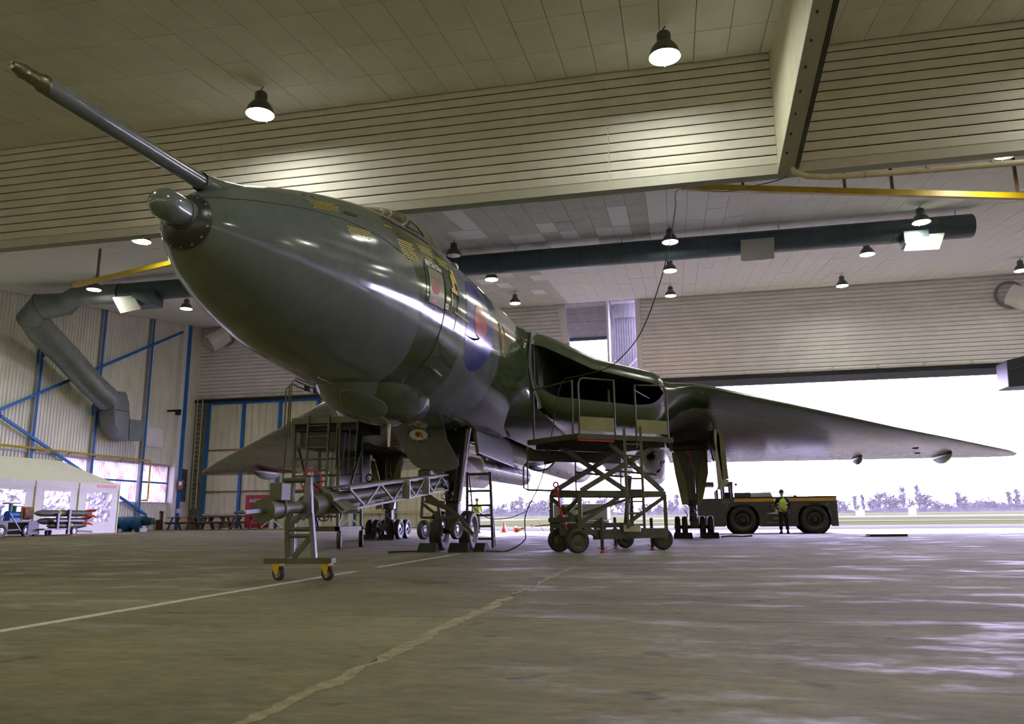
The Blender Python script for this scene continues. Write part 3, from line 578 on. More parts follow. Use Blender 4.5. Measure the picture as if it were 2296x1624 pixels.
# refuelling probe
pt = Vector((0, -11.12, 3.82)); pr = Vector((0, -8.75, 3.93)); dr = (pr - pt).normalized()
pb = obj('refuelling_probe', MB().lathe([(.28, .055), (.33, .072), (.9, .076), (1.9, .078), (2.28, .080), (2.32, .086), (2.45, .092), (2.75, .11)], pt, dr, 24), M.fusg, ac, True)
obj('probe_nozzle', MB().lathe([(0, .0), (.01, .028), (.05, .042), (.09, .05), (.095, .056), (.12, .056), (.125, .05), (.20, .058), (.21, .052), (.25, .062), (.27, .074), (.30, .074), (.305, .066)], pt, dr, 22), M.brass, pb, True)
obj('probe_fairing', MB().grid([[(r_ * cos(2 * pi * k / 20) * wx, y, zz + r_ * sin(2 * pi * k / 20)) for k in range(20)] for (y, zz, r_, wx) in ((-8.88, 3.925, .095, 1), (-8.75, 3.93, .11, 1.05), (-8.6, 3.91, .15, 1.15), (-8.4, 3.87, .24, 1.3), (-8.1, 3.80, .36, 1.3), (-7.8, 3.74, .44, 1.2))], True), M.fusg, ac, True, angle=60)
obj('probe_clamp', MB().ring(pt + dr * 2.3, .082, .008, dr, 22, 6), M.dark, pb, True)
# nose radar pod with its dark mounting plate
pc = Vector((.03, -9.12, 3.47)); pa = Vector((0.10, -.985, -.07)).normalized()
th = obj('nose_radar_pod', MB().lathe([(-.1, .155), (.10, .155), (.105, .148), (.30, .146), (.36, .14), (.42, .115), (.46, .075), (.48, .03), (.483, 0)], pc, pa, 28), M.fusg, ac, True)
pl = MB().grid([[fp(y, 360 * k / 40, .010) for k in range(40)] for y in (-9.175, -9.15, -9.12, -9.09, -9.06, -9.04)], True); obj('mounting_plate', pl, mat('dark_plate_paint', (.03, .035, .038), .3, var=.1), th, True, angle=60)
for k in range(14): 
    c = fp(-9.07, 360 * k / 14 + 10, .012); obj('screw', MB().lathe([(0, .011), (.006, .011), (.008, 0)], c, (cos(radians(360 * k / 14 + 10)) * .6, -.8, sin(radians(360 * k / 14 + 10)) * .6), 8), M.bare, th)
obj('pod_seam', MB().ring(pc + pa * .104, .1545, .003, pa, 28, 5), M.pln, th)
# canopy
CN = [(-6.4, .45, 4.80), (-6.1, .66, 4.87), (-5.7, .80, 4.98), (-5.2, .90, 5.16), (-4.7, .95, 5.35), (-4.2, .98, 5.46), (-3.6, .98, 5.44), (-3.0, .95, 5.37), (-2.3, .9, 5.31), (-1.5, .85, 5.28), (-.5, .8, 5.30), (1.0, .7, 5.42), (3, .6, 5.46)]
def cnp(y, th, off=0.):
    ys = [c[0] for c in CN]; w_ = np.interp(y, ys, [c[1] for c in CN]); t = np.interp(y, ys, [c[2] for c in CN]); a = radians(th)
    return (cos(a) * (w_ + off), y, 4.5 + sin(a) * (t - 4.5 + off))
ycs = np.linspace(-6.4, 3, 60); ca = obj('canopy', MB().grid([[cnp(y, 180 * j / 36) for j in range(37)] for y in ycs]), M.green2 if hasattr(M, 'green2') else camo('canopy_camouflage', [(0, 1, 0, -60, -3.6, .3)], GREY, (.075, .10, .045), .2), ac, True, angle=60)
def cpatch(name, pts, m, off):   # quad patch on canopy surface
    mb = MB(); n = 8; (a, b, c, d) = pts
    mb.grid([[cnp(*lerp(lerp(a, b, i / n), lerp(d, c, i / n), j / n), off) for j in range(n + 1)] for i in range(n + 1)]); return obj(name, mb, m, ca, True)
for s in (0, 1):
    f = (lambda p: p) if s == 0 else (lambda p: (p[0], 180 - p[1]))
    cpatch('side_window', [f((-5.63, 30)), f((-5.38, 24)), f((-4.73, 47)), f((-4.98, 57))], M.pane, .008)
    for (p, q) in (((-5.66, 30), (-4.98, 58)), ((-5.36, 23), (-4.70, 47)), ((-4.98, 58), (-4.70, 47)), ((-5.66, 30), (-5.36, 23)), ((-5.8, 31), (-5.1, 66))): obj('window_frame', MB().tube([cnp(*f(lerp(p, q, t / 6)), .008) for t in range(7)], .013, 6), M.khaki, ca)
    cpatch('quarter_window', [f((-5.15, 25)), f((-4.72, 23)), f((-4.80, 36)), f((-4.84, 37))], M.glass, .008)
    for (p, q) in (((-5.2, 24), (-4.80, 39)), ((-4.80, 39), (-4.62, 22))): obj('window_frame', MB().tube([cnp(*f(lerp(p, q, t / 6)), .008) for t in range(7)], .010, 6), M.pln, ca)
    cpatch('windscreen_pane', [f((-6.15, 34)), f((-5.9, 34)), f((-5.35, 66)), f((-5.6, 70))], M.pane, .006)
    cpatch('windscreen_pane', [f((-5.6, 74)), f((-5.3, 72)), f((-5.25, 88)), f((-5.55, 88))], M.pane, .006)
    obj('canopy_rail', MB().tube([tuple(np.array(fp(y, t, .012))) if s == 0 else tuple(np.array(fp(y, t, .012)) * np.array([-1, 1, 1])) for y, t in ((-6.1, 48.8), (-5.92, 44.5), (-5.6, 43.2), (-5.26, 42), (-4.85, 40))], [.005, .008, .011, .013, .006], 6), M.pln, ca)
# belly blister (bomb-aimer's fairing) with flat windows and a drain mast
BN = [(-5.9, .02, 2.62), (-5.75, .22, 2.42), (-5.5, .42, 2.27), (-5.1, .62, 2.13), (-4.6, .72, 2.07), (-4.1, .74, 2.06), (-3.6, .72, 2.08), (-3.1, .62, 2.14), (-2.6, .45, 2.22), (-2.1, .22, 2.32), (-1.8, .03, 2.42)]
def bnp(y, th, off=0.):
    ys = [c[0] for c in BN]; w_ = np.interp(y, ys, [c[1] for c in BN]); b = np.interp(y, ys, [c[2] for c in BN]); a = radians(th); top = 2.75; return (cos(a) * (w_ + off), y, top + sin(a) * (top - b + off))
bl = obj('belly_blister', MB().grid([[bnp(y, 180 + 180 * j / 30) for j in range(31)] for y in np.linspace(-5.9, -1.8, 40)]), M.fus, ac, True, angle=60)
def bpatch(name, y0, y1, t0, t1, m, off):
    S = 30; R = 6; return obj(name, MB().grid([[bnp((y0 + y1) / 2 + (y1 - y0) / 2 * r_ / R * cos(2 * pi * k / S), (t0 + t1) / 2 + (t1 - t0) / 2 * r_ / R * sin(2 * pi * k / S), off) for k in range(S)] for r_ in range(R + 1)], True), m, bl, True)
bpatch('window_seal', -5.62, -4.55, 262, 312, M.khaki, .004); bpatch('optical_window', -5.59, -4.58, 263.2, 310.8, M.fusg, .007)
obj('drain_mast', MB().lathe([(0, .03), (.05, .028), (.36, .018), (.37, 0)], (.12, -3.9, 2.09), (.0, 0, -1), 12), M.white, ac, True)
obj('crew_door_edge', MB().tube([fp(-6.05 + .12 * k, -92 + (k / 6) * 4, .006) for k in range(8)], .012, 6), M.silver, ac)
# ---------------- wings
def wing_params(l):
    ale = np.interp(l, [1.1, 1.4, 8, 11, 13.7, 16.2, 16.7], [.45, .70, 7.7, 10.4, 13.1, 15.8, 16.6])
    zle = np.interp(l, [1.4, 2.4, 4.3, 4.8, 5.5, 8, 11, 13.7, 16.7], [3.84, 3.76, 3.72, 3.84, 3.82, 3.60, 3.25, 3.02, 2.78])
    ate = np.interp(l, [1.4, 15.8, 16.4, 16.7], [16.9, 17.4, 17.3, 16.95]); zte = np.interp(l, [1.4, 16.7], [2.75, 2.70])
    tu = np.interp(l, [1.4, 4.5, 8, 12, 16, 16.7], [1.05, .80, .52, .26, .11, .04]); tl = np.interp(l, [1.4, 3, 4.6, 8, 12, 16, 16.7], [.62, .60, .66, .46, .30, .13, .05])
    return ale, zle, ate, zte, tu, tl
def foil(x): return (1.28 * math.sqrt(max(x, 0)) - 1.28 * x ** 1.55) if x < 1 else 0.
XN = np.array([0, .002, .006, .014, .03, .055, .09, .14, .2, .28, .38, .5, .62, .74, .86, .95, 1.])
def intake(l):   # opening bottom and top heights, None when closed
    if l < 1.55 or l > 4.22: return None
    zb = np.interp(l, [1.55, 1.7, 2.0, 3.6, 3.95, 4.12, 4.22], [3.46, 3.30, 3.21, 3.20, 3.27, 3.40, 3.56]); zt = np.interp(l, [1.55, 1.7, 2.0, 2.7, 3.75, 4.0, 4.14, 4.22], [4.30, 4.30, 4.20, 3.93, 3.80, 3.77, 3.70, 3.58]); return zb, zt
def wing(s):
    up = []; lo = []; ls = sorted(set([1.12, 1.2, 1.30, 1.40, 1.50, 1.549] + list(np.linspace(1.551, 2.1, 7)) + list(np.linspace(2.3, 3.9, 9)) + [3.98, 4.05, 4.1, 4.14, 4.17, 4.2, 4.219, 4.23, 4.3, 4.4] + list(np.linspace(4.6, 16.2, 34)) + [16.35, 16.5, 16.62, 16.7]))
    tun = []
    for l in ls:
        ale, zle, ate, zte, tu, tl = wing_params(l); it = intake(l); U = []; D = []
        if it: zb, zt = it; cu = zt; cl = zb
        else:
            cu, cl = (zle, zle) if l > 4.22 else (4.32, 3.40)
        blend = min(1, max(0, (l - 4.22) / .5)) if l > 4.22 else 0
        lipu = .30 if it or l < 2 else .30 * (1 - blend); lipd = .34 if it or l < 2 else .34 * (1 - blend)
        if l > 4.22: cu = cl = 3.57 + (zle - 3.57) * blend
        for x in XN:
            y = ale + (ate - ale) * x
            bu = cu + (zte - cu) * x; bd = cl + (zte - cl) * x; lf = min(1., math.sqrt(max(0, 1 - (1 - min(1, x / .035)) ** 2)))
            U.append((s * l, y, bu + tu * foil(x) * (.55 if it or l < 2 else .55 + .45 * blend) ** (1 if x < .2 else .0 if x > .5 else (.5 - x) / .3) + lipu * lf * (1 - x) ** 2)); D.append((s * l, y, bd - tl * foil(x) - lipd * lf * (1 - x) ** 3))
        up.append(U); lo.append(D)
        if it: tun.append((l, ale, zb, zt))
    mb = MB().grid(up).grid(lo)
    # tip closure
    mb.grid([up[-1], lo[-1]])
    w_ = obj('wing', mb, M.wing, ac, True, angle=45)
    # intake tunnel
    Tt = []; Tb = []
    for (l, ale, zb, zt) in tun:
        rt = []; rb = []
        for (d, k) in ((0, 0), (.15, .04), (.6, .12), (1.6, .25), (3.5, .4), (6.0, .5)):
            mid = (zb + zt) / 2; cl_ = 2.85 + (l - 2.85) * (1 - .12 * min(1, d / 3)); rt.append((s * cl_, ale + d, zt + (mid - zt) * k * .6 - .0)); rb.append((s * cl_, ale + d, zb + (mid - zb) * k * .6))
        Tt.append(rt); Tb.append(rb)
    tm = MB().grid(Tt).grid(Tb).grid([[a for a in Tt[0]], [b for b in Tb[0]]]).grid([[a for a in Tt[-1]], [b for b in Tb[-1]]])
    tm.grid([[r[-1] for r in Tt], [r[-1] for r in Tb]])
    # lip lines close the gap between skin and tunnel
    obj('intake_duct', tm, mat('intake_interior_%s' % ('port' if s > 0 else 'starboard'), (.05, .055, .055), .4, var=.1), ac, True, angle=60)
    y5 = 4.6; obj('duct_divider', MB().hexa([(s * 2.8, y5, 3.2), (s * 2.86, y5, 3.2), (s * 2.86, y5 + 3, 3.3), (s * 2.8, y5 + 3, 3.3), (s * 2.8, y5, 4.0), (s * 2.86, y5, 4.0), (s * 2.86, y5 + 3, 4.0), (s * 2.8, y5 + 3, 4.0)]), M.under, ac)
    # boundary-layer splitter plate: a thin curved blade standing ahead of the inner corner
    N_ = 26; G1 = []
    for k in range(N_ + 1):
        t = k / N_; e = sin(pi * t) ** .55; z = 4.64 - 1.74 * t; xo = 1.545 - .10 * sin(pi * min(1, t * 1.15)) ** .8 + .07 * t ** 3; y = .80 - .07 * sin(pi * t) + .10 * t ** 3; ch = .06 + .92 * e
        G1.append([(s * xo, y, z), (s * (xo + .02 * e + .006), y - .012 * e, z), (s * (xo + .05 * e + .008), y + .12 * ch, z), (s * (xo + .14 * e + .01), y + ch, z), (s * (xo + .10 * e), y + ch, z), (s * (xo + .015 * e), y + .15 * ch, z)])
    obj('splitter_plate', MB().grid(G1, True), M.fusg, ac, True, angle=60)
    obj('diverter_slot', MB().box(min(s * 1.38, s * 1.62), max(s * 1.38, s * 1.62), 1.05, 1.1, 3.2, 4.4), M.vdark, ac)
    FE = np.array([(1.14, .60, 4.74), (1.28, .47, 4.46), (1.40, .1, 4.15), (1.452, -.09, 3.85), (1.40, -.14, 3.38), (1.25, 0, 3.05), (1.02, .49, 2.75), (.8, 1.02, 2.58), (.59, 2.42, 2.46)])
    RE = np.array([(1.38, .76, 4.64), (1.46, .77, 4.45), (1.45, .78, 4.2), (1.44, .8, 3.9), (1.49, .84, 3.4), (1.57, .95, 3.0), (1.78, 1.5, 2.74), (1.85, 2.4, 2.60), (1.8, 4.2, 2.52)])
    rf = []
    for k in range(11):
        e = k / 10; row = []
        for q in range(33):
            t = q / 32 * 8; f = np.array([np.interp(t, range(9), FE[:, m_]) for m_ in range(3)]); r_ = np.array([np.interp(t, range(9), RE[:, m_]) for m_ in range(3)]); p = f + (r_ - f) * e
            p[1] += .0; p[0] -= .10 * sin(pi * e) * (1 if t > 4.5 else .35); p[0] += .004; row.append((s * p[0], p[1], p[2] - (.004 if t > 5 else 0)))
        rf.append(row)
    fr_ = obj('wing_root_fairing', MB().grid(rf), M.rootf, ac, True, angle=70); sb = fr_.modifiers.new('smooth', 'SMOOTH'); sb.iterations = 4; sb.factor = .5
    # engine nacelles: bulged jet-pipe fairings under the trailing part of the wing
    for (cx, w0, zb0, y0, y1) in ((3.62, .60, 1.80, 9.6, 16.8), (2.25, .62, 2.15, 9.8, 17.2)):
        Gn = []
        for k in range(15):
            t = k / 14; y = y0 + (y1 - y0) * t; e = math.sqrt(max(0, 1 - (1 - min(1, t / .5)) ** 2)); zt = 3.25; zb = zt - (zt - zb0) * (.25 + .75 * e) + .12 * max(0, t - .5)
            Gn.append([(s * (cx + w0 * (.86 + .14 * e) * cos(a)), y, zt + (zt - zb) * sin(a)) for a in [pi + pi * j / 18 for j in range(19)]])
        n_ = obj('engine_nacelle', MB().grid(Gn).add(Gn[0], [tuple(range(19))]).add(Gn[-1], [tuple(range(19))]), M.silver, ac, True, angle=60)
        if cx > 3:
            for (px, py, r_) in ((1459, 1027, .135), (1488, 1036, .055), (1476, 1056, .085)):
                for y in np.arange(y0, 13.8, .01):
                    q = A(px, py, y); t = (y - y0) / (y1 - y0); e = math.sqrt(max(0, 1 - (1 - min(1, t / .5)) ** 2)); hh = 3.25 - zb0; W = w0 * (.86 + .14 * e); D = hh * (.25 + .75 * e)
                    if ((q[0] - cx) / W) ** 2 + (min(0, q[2] - 3.25) / D) ** 2 < 1: break
                nx = (q[0] - cx) / W ** 2; nz = (q[2] - 3.25) / D ** 2; nv_ = Vector((s * nx, -.45 * hypot(nx, nz), nz)).normalized()
                obj('cooling_scoop', MB().lathe([(-.05, .0), (-.04, r_), (.008, r_), (.012, r_ * .93), (.0, 0)], (s * q[0], q[1], q[2]), nv_, 20), M.vdark, n_, True)
    return w_
wp = wing(1); wp['label'] = 'port wing, sweeping to the right of the picture'; wsb = wing(-1); wsb['label'] = 'starboard wing, sweeping to the left behind the nose'
# underwing details: small fairings near the tips
def underfair(ctr, l, w_, h, par):
    obj('underwing_fairing', MB().grid([[(ctr[0] + w_ * math.sin(pi * t) ** .7 * cos(a), ctr[1] + l * (t - .5), ctr[2] + .10 + h * (math.sin(pi * t) ** .8) * sin(a) * (1 if sin(a) < 0 else .3)) for a in [2 * pi * j / 14 for j in range(14)]] for t in np.linspace(0, 1, 14)], True), M.under, par, True, angle=60)
q1, q2 = A(1920, 1034, 16.6), A(2104, 1030, 16.6)
underfair((q1[0], 16.4, q1[2]), 1.5, .16, .26, wp); underfair((q2[0], 16.2, q2[2]), 2.3, .2, .30, wp); underfair((-12.7, 15.2, 2.58), 2.6, .24, .34, wsb)
def under_z(l, y): ale, zle, ate, zte, tu, tl = wing_params(l); x = min(1, max(0, (y - ale) / (ate - ale))); return zle + (zte - zle) * x - tl * foil(x)
for (px, py) in ((2053, 1005), (2057, 1016)):
    for y in np.arange(13.0, 17.0, .02):
        q = A(px, py, y)
        if q[2] > under_z(q[0], y) - .004: break
    obj('wing_port_hole', MB().lathe([(-.01, 0), (0, .10), (.015, .10), (.016, 0)], tuple(q), (0, -.15, -1), 16), M.vdark, wp)
obj('red_wing_band', MB().grid([[(-l, y, under_z(l, y) - .012) for y in np.linspace(14.2, 16.9, 8)] for l in np.linspace(12.0, 12.65, 5)]), mat('faded_red_paint', (.34, .06, .07), .45, var=.1), wsb)
# ---------------- landing gear
def wheel(parent, name, c, r_, w_, ax=(1, 0, 0), tread=0, hub=None, sub='hub'):
    ax = Vector(ax).normalized(); h = w_ / 2; pf = [(-h * .75, r_ * .56), (-h, r_ * .72), (-h * .96, r_ * .88), (-h * .7, r_ * .975)]
    if tread:
        for k in range(tread): a = -h * .6 + 1.2 * h * k / tread; st = 1.2 * h / tread; pf += [(a + st * .1, r_), (a + st * .72, r_), (a + st * .75, r_ * .975), (a + st * .97, r_ * .975)]
    else: pf += [(-h * .4, r_), (h * .4, r_)]
    pf += [(h * .7, r_ * .975), (h * .96, r_ * .88), (h, r_ * .72), (h * .75, r_ * .56)]
    o = obj(name, MB().lathe(pf, c, ax, 32), M.tyre, parent, True, angle=30)
    if o.parent and sub: obj(sub, MB().lathe([(-h * .7, .0), (-h * .72, r_ * .2), (-h * .5, r_ * .3), (-h * .45, r_ * .48), (-h * .75, r_ * .57), (h * .75, r_ * .57), (h * .45, r_ * .48), (h * .5, r_ * .3), (h * .72, r_ * .2), (h * .7, 0)], c, ax, 24), hub or M.bare, o, True, angle=30)
    return o
M.rim = mat('wheel_rim_silver', (.45, .46, .48), .35, .5, var=.15)
for x in (-.27, .33): 
    wh = wheel(ac, 'nose_wheel', (x, .02, .39), .39, .25, tread=5, hub=M.rim)
lg = obj('nose_leg', MB().hexa([(-.12, -.12, .95), (.16, -.12, .95), (.16, .12, .95), (-.12, .12, .95), (-.16, -.18, 2.95), (.44, -.18, 2.95), (.44, .2, 2.95), (-.16, .2, 2.95)]).hexa([(-.1, -.14, .38), (.14, -.14, .38), (.14, .14, .38), (-.1, .14, .38), (-.12, -.12, .95), (.16, -.12, .95), (.16, .12, .95), (-.12, .12, .95)]), M.dark, ac, bevel=.03)
obj('axle', MB().tube([(-.3, .02, .39), (.36, .02, .39)], .06, 12), M.dark, lg); obj('strut', MB().tube([(.18, -.15, .95), (.47, -.18, 2.7)], .022, 8), M.bare, lg)
obj('steering_jack', MB().tube([(-.05, -.2, 1.0), (-.08, -.22, 1.9)], .04, 10).tube([(.1, -.2, 1.1), (.18, -.22, 1.9)], .03, 10), M.dark, lg); obj('drag_stay', MB().bar((.0, .1, 1.5), (.1, 1.4, 2.8), .09), M.dark, lg)
for q in ((.08, -.19, 1.12), (-.06, -.22, 1.6)): obj('fitting', MB().lathe([(0, .035), (.03, .035), (.03, 0)], q, (0, -1, 0), 10), M.bare, lg)
# forward door of the nose-gear bay, with the display-flight badge
yd = -.9
dp = [(-1.02, 2.44), (-.95, 2.56), (-.82, 2.61), (-.1, 2.63), (0, 2.58), (.06, 2.46), (.14, 2.13), (.36, 1.74), (.385, 1.64), (.34, 1.56), (.2, 1.52), (.12, 1.515), (-.36, 1.57), (-.46, 1.61), (-.56, 1.70), (-.66, 1.83)]
nd = obj('nose_gear_door', MB().poly([(x, yd, z) for x, z in dp], (0, .06, 0)), mat('door_inner_grey', (.07, .08, .08), .5, var=.08), ac, bevel=.012)
nd['label'] = 'grey door panel carrying a round badge'
def disc(name, c, rx, rz, y, m, par, ang=0, n=36, t=.006):
    p = [(c[0] + rx * cos(a) * cos(ang) - rz * sin(a) * sin(ang), y, c[1] + rx * cos(a) * sin(ang) + rz * sin(a) * cos(ang)) for a in [2 * pi * k / n for k in range(n)]]
    return obj(name, MB().poly(p, (0, t, 0)), m, par)
an = -.12; bc = (-.42, 2.235); disc('badge_ring', bc, .245, .155, yd - .010, mat('badge_navy', (.012, .02, .09), .5, var=0), nd, an); disc('badge_field', bc, .185, .105, yd - .016, mat('badge_cream', (.50, .52, .38), .5, var=0), nd, an)
disc('badge_red', (bc[0] - .01, bc[1] + .01), .058, .05, yd - .022, M.red, nd, an); obj('badge_orange', MB().poly([(bc[0] + .03, yd - .024, bc[1] + .045), (bc[0] + .07, yd - .024, bc[1] + .035), (bc[0] + .105, yd - .024, bc[1] - .06), (bc[0] + .05, yd - .024, bc[1] - .06)], (0, .005, 0)), mat('badge_orange', (.42, .15, .03), .5, var=0), nd)
obj('badge_dagger', MB().poly([(bc[0] - .03, yd - .027, bc[1] + .04), (bc[0] - .01, yd - .027, bc[1] + .04), (bc[0] - .005, yd - .027, bc[1] - .03), (bc[0] - .0, yd - .027, bc[1] - .07), (bc[0] - .03, yd - .027, bc[1] - .03)], (0, .004, 0)), M.pln, nd)
def text(s, loc, size, m, par, rx=pi / 2, ry=0, rz=0, name='lettering', ext=.001):
    cu = bpy.data.curves.new(name, 'FONT'); cu.body = s; cu.size = size; cu.align_x = 'CENTER'; cu.align_y = 'CENTER'; cu.extrude = ext; cu.materials.append(m)
    tmp = bpy.data.objects.new(name, cu); COL.objects.link(tmp); me = bpy.data.meshes.new_from_object(tmp.evaluated_get(bpy.context.evaluated_depsgraph_get())); bpy.data.objects.remove(tmp); bpy.data.curves.remove(cu)
    o = bpy.data.objects.new(name, me); COL.objects.link(o); o.rotation_euler = (rx, ry, rz)
    if par: o.parent = par; o.location = Vector(loc) - wloc(par)
    else: o.location = loc
    return o
def arctext(s, c, rx, rz, a0, a1, size, m, y, par, flip=False):
    for i, ch in enumerate(s):
        if ch == ' ': continue
        a = a0 + (a1 - a0) * i / (len(s) - 1); x = c[0] + rx * cos(a) * cos(an) - rz * sin(a) * sin(an); z = c[1] + rx * cos(a) * sin(an) + rz * sin(a) * cos(an)
        tng = math.atan2(rz * cos(a), -rx * sin(a)) + an; tng = (tng + pi) if flip else tng
        text(ch, (x, y, z), size, m, par, pi / 2, -(tng + pi), 0)
arctext('VULCAN', bc, .214, .128, radians(135), radians(55), .052, M.txtw, yd - .018, nd); arctext('DISPLAY FLIGHT', bc, .214, .128, radians(212), radians(345), .042, M.txtw, yd - .018, nd, True)
r = random.Random(5); tm = MB()
for k in range(8):
    for (a, b) in ((-.66 + k * .018, -.56 + k * .018), (-.50 + k * .02, -.28 + k * .018), (-.1 + k * .01, .0 + k * .02)):
        x = a
        while x < b: d = r.uniform(.008, .02); z = 2.05 - k * .03; tm.box(x, x + d, yd - .004, yd - .001, z, z + .010); x += d + .006
o = obj('names_list', tm, mat('faint_lettering', (.17, .18, .12), .6, var=0), nd); o['kind'] = 'stuff'
obj('door_bracket', MB().box(-.42, -.2, yd - .02, yd + .12, 1.3, 1.56), M.dark, nd, bevel=.02)
obj('door_rod', MB().tube([(.20, -.5, 2.35), (.25, -.4, 2.6)], .012, 6), M.white, ac)
# long side door of the nose-gear bay
q = [L(1063, 951, .45), L(1071, 1014, .45), L(1152, 1047, .47), L(1150, 1016, .47), L(1141, 986, .47)]
sd = obj('nose_gear_side_door', MB().poly([tuple(v) for v in q], (-.04, 0, 0)), mat('door_grey_paint', (.13, .15, .15), .35, var=.1), ac)
obj('door_edge', MB().bar(tuple(q[0]), tuple(q[1]), .07, .06), M.khaki, sd); obj('door_lip', MB().bar(tuple(q[1]), tuple(q[2]), .025), M.silver, sd)
t46 = text('L46', tuple(L(1080, 1003, .46)), .12, M.txty, sd, pi / 2, 0, pi / 2)
for k in range(7): obj('faint_mark', MB().box(.455, .46, q[0][1] + .95, q[0][1] + 1.15, q[0][2] - .15 - k * .085, q[0][2] - .12 - k * .085), mat('faint_white', (.2, .22, .22), .5, var=0) if k == 0 else bpy.data.materials['faint_white'], sd)
obj('red_strut', MB().bar((.36, .4, 2.5), (.34, .9, 1.95), .12, .02), M.redst, sd)
# bare-metal bomb-bay doors hanging beneath the belly
def shell(name, x, z, y0, y1, r_, a0, a1, m, dz=0., t=.03):
    Gs = [[(x + rr * cos(radians(a0 + (a1 - a0) * j / 14)), y, z + dz * (y - y0) / (y1 - y0) + rr * sin(radians(a0 + (a1 - a0) * j / 14))) for y in np.linspace(y0, y1, 8)] for rr in (r_, r_ - t) for j in range(15)]
    mbs = MB().grid(Gs[:15]).grid(Gs[15:]); mbs.grid([Gs[0], Gs[15]]).grid([Gs[14], Gs[29]])
    for e in (0, -1): mbs.grid([[g[e] for g in Gs[:15]], [g[e] for g in Gs[15:]]])
    return obj(name, mbs, m, ac, True, angle=40)
bd = shell('bomb_bay_door', -.80, 1.98, 4.6, 11.2, .32, -100, 110, M.silver, .05); bd['label'] = 'curved bare-metal door hanging under the belly'
bd2 = shell('bomb_bay_door', .25, 2.66, 8.6, 18.5, .62, -150, 20, M.silver, .05); obj('door_frame', MB().ring((.25, 8.62, 2.66), .60, .03, (0, 1, 0), 24, 6), M.khaki, bd2)
obj('hinge_beam', MB().bar((.1, 2.4, 2.35), (.1, 9, 2.4), .5, .3), M.under, ac)
# main gear
def main_gear(s):
    c = s * 4.86; gp = 9.18
    lg = obj('main_leg', MB().poly([(c - .50, gp - .1, 2.62), (c + .50, gp - .1, 2.62), (c + .42, gp - .1, 2.5), (c + .17, gp - .1, 1.45), (c + .17, gp - .1, .95), (c - .17, gp - .1, .95), (c - .17, gp - .1, 1.45), (c - .46, gp - .1, 2.5)], (0, .3, 0)).box(c - .5, c + .5, gp - .3, gp + .3, 2.6, 3.3), M.dark, ac, bevel=.02)
    for dx in (-.07, .09): obj('oleo', MB().tube([(c + dx, gp - .16, 1.3), (c + dx, gp - .16, 2.45)], .02, 8), M.bare, lg)
    obj('lower_leg', MB().lathe([(0, .13), (.5, .12), (.52, .17), (.62, .17), (.64, .12)], (c, gp, .45), (0, 0, 1), 14), M.dark, lg, True)
    obj('bogie_beam', MB().bar((c, gp - .55, .38), (c, gp + .55, .38), .22, .2), M.dark, lg)
    for q_ in (((-.2, 1.0), (.15, .6)), ((.2, .95), (-.1, .65)), ((-.26, .8), (-.2, .55))): obj('hydraulic_pipe', MB().tube([(c + q_[0][0], gp - .2, q_[0][1]), (c + (q_[0][0] + q_[1][0]) / 2 + .05, gp - .26, (q_[0][1] + q_[1][1]) / 2), (c + q_[1][0], gp - .2, q_[1][1])], .014, 6), M.bare, lg)
    for sx, pts in ((-1, [(-.55, 2.55), (-.40, 2.5), (-.16, 1.6), (-.12, .98), (-.32, .95), (-.48, 1.9)]), (1, [(.50, 2.65), (.36, 2.4), (.16, 1.6), (.12, .98), (.26, .95), (.50, 1.9)])):
        obj('leg_door', MB().poly([(c + x, gp - .32, z) for x, z in pts], (0, .03, 0)), M.khaki, lg)
    obj('safety_flag', MB().poly([(c - .10, gp - .14, 2.62), (c + .0, gp - .14, 2.62), (c + .02, gp - .14, 2.1), (c - .06, gp - .14, 2.1)], (0, .02, 0)), M.redst, lg)
    for ya in (gp - .35, gp + .35):
        obj('axle', MB().tube([(c - .58, ya, .315), (c + .58, ya, .315)], .05, 10), M.dark, lg)
        for dx in (-.48, -.27, .25, .48): wheel(ac, 'main_wheel', (c + dx, ya, .315), .315, .165, tread=3, hub=M.rim)
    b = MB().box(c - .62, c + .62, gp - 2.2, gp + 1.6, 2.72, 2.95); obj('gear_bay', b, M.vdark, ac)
    # outer door: hinged fairing strip with folded lower end
    x = s * 5.52; y = 6.6
    def P(a, b, yy=6.6): v = A(a, b, yy); return (s * v[0], yy, v[2])
    od = obj('main_gear_door', MB().poly([P(1607, 958), P(1622, 975), P(1634, 1074), P(1620, 1076), P(1607, 1000)], (0, .1, 0)), M.khaki, ac)
    obj('door_skin', MB().poly([P(1600, 955), P(1612, 975), P(1621, 1072), P(1610, 1096), P(1603, 1020)], (0, 2.4, 0)), M.under, od); obj('door_foot', MB().poly([P(1620, 1074), P(1634, 1076), P(1633, 1084), P(1617, 1099), P(1608, 1095)], (0, .4, 0)), M.under, od)
    obj('door_fairing', MB().tube([P(1555, 912), P(1580, 925), P(1598, 940), P(1606, 962)], [.02, .06, .07, .05], 8), M.fusg, od, True)
    obj('door_stay', MB().tube([P(1596, 970), P(1604, 1010)], .018, 6).tube([P(1585, 975), P(1600, 1035)], .022, 6), M.dark, od)
main_gear(1); main_gear(-1)
# tail fin
obj('tail_fin', MB().poly([(-.06, 12.5, 5.3), (-.06, 17.6, 8.1), (-.06, 20.3, 8.15), (-.06, 20.0, 4.4), (-.06, 14, 4.6)], (.12, 0, 0)), M.fus, ac, bevel=.03)
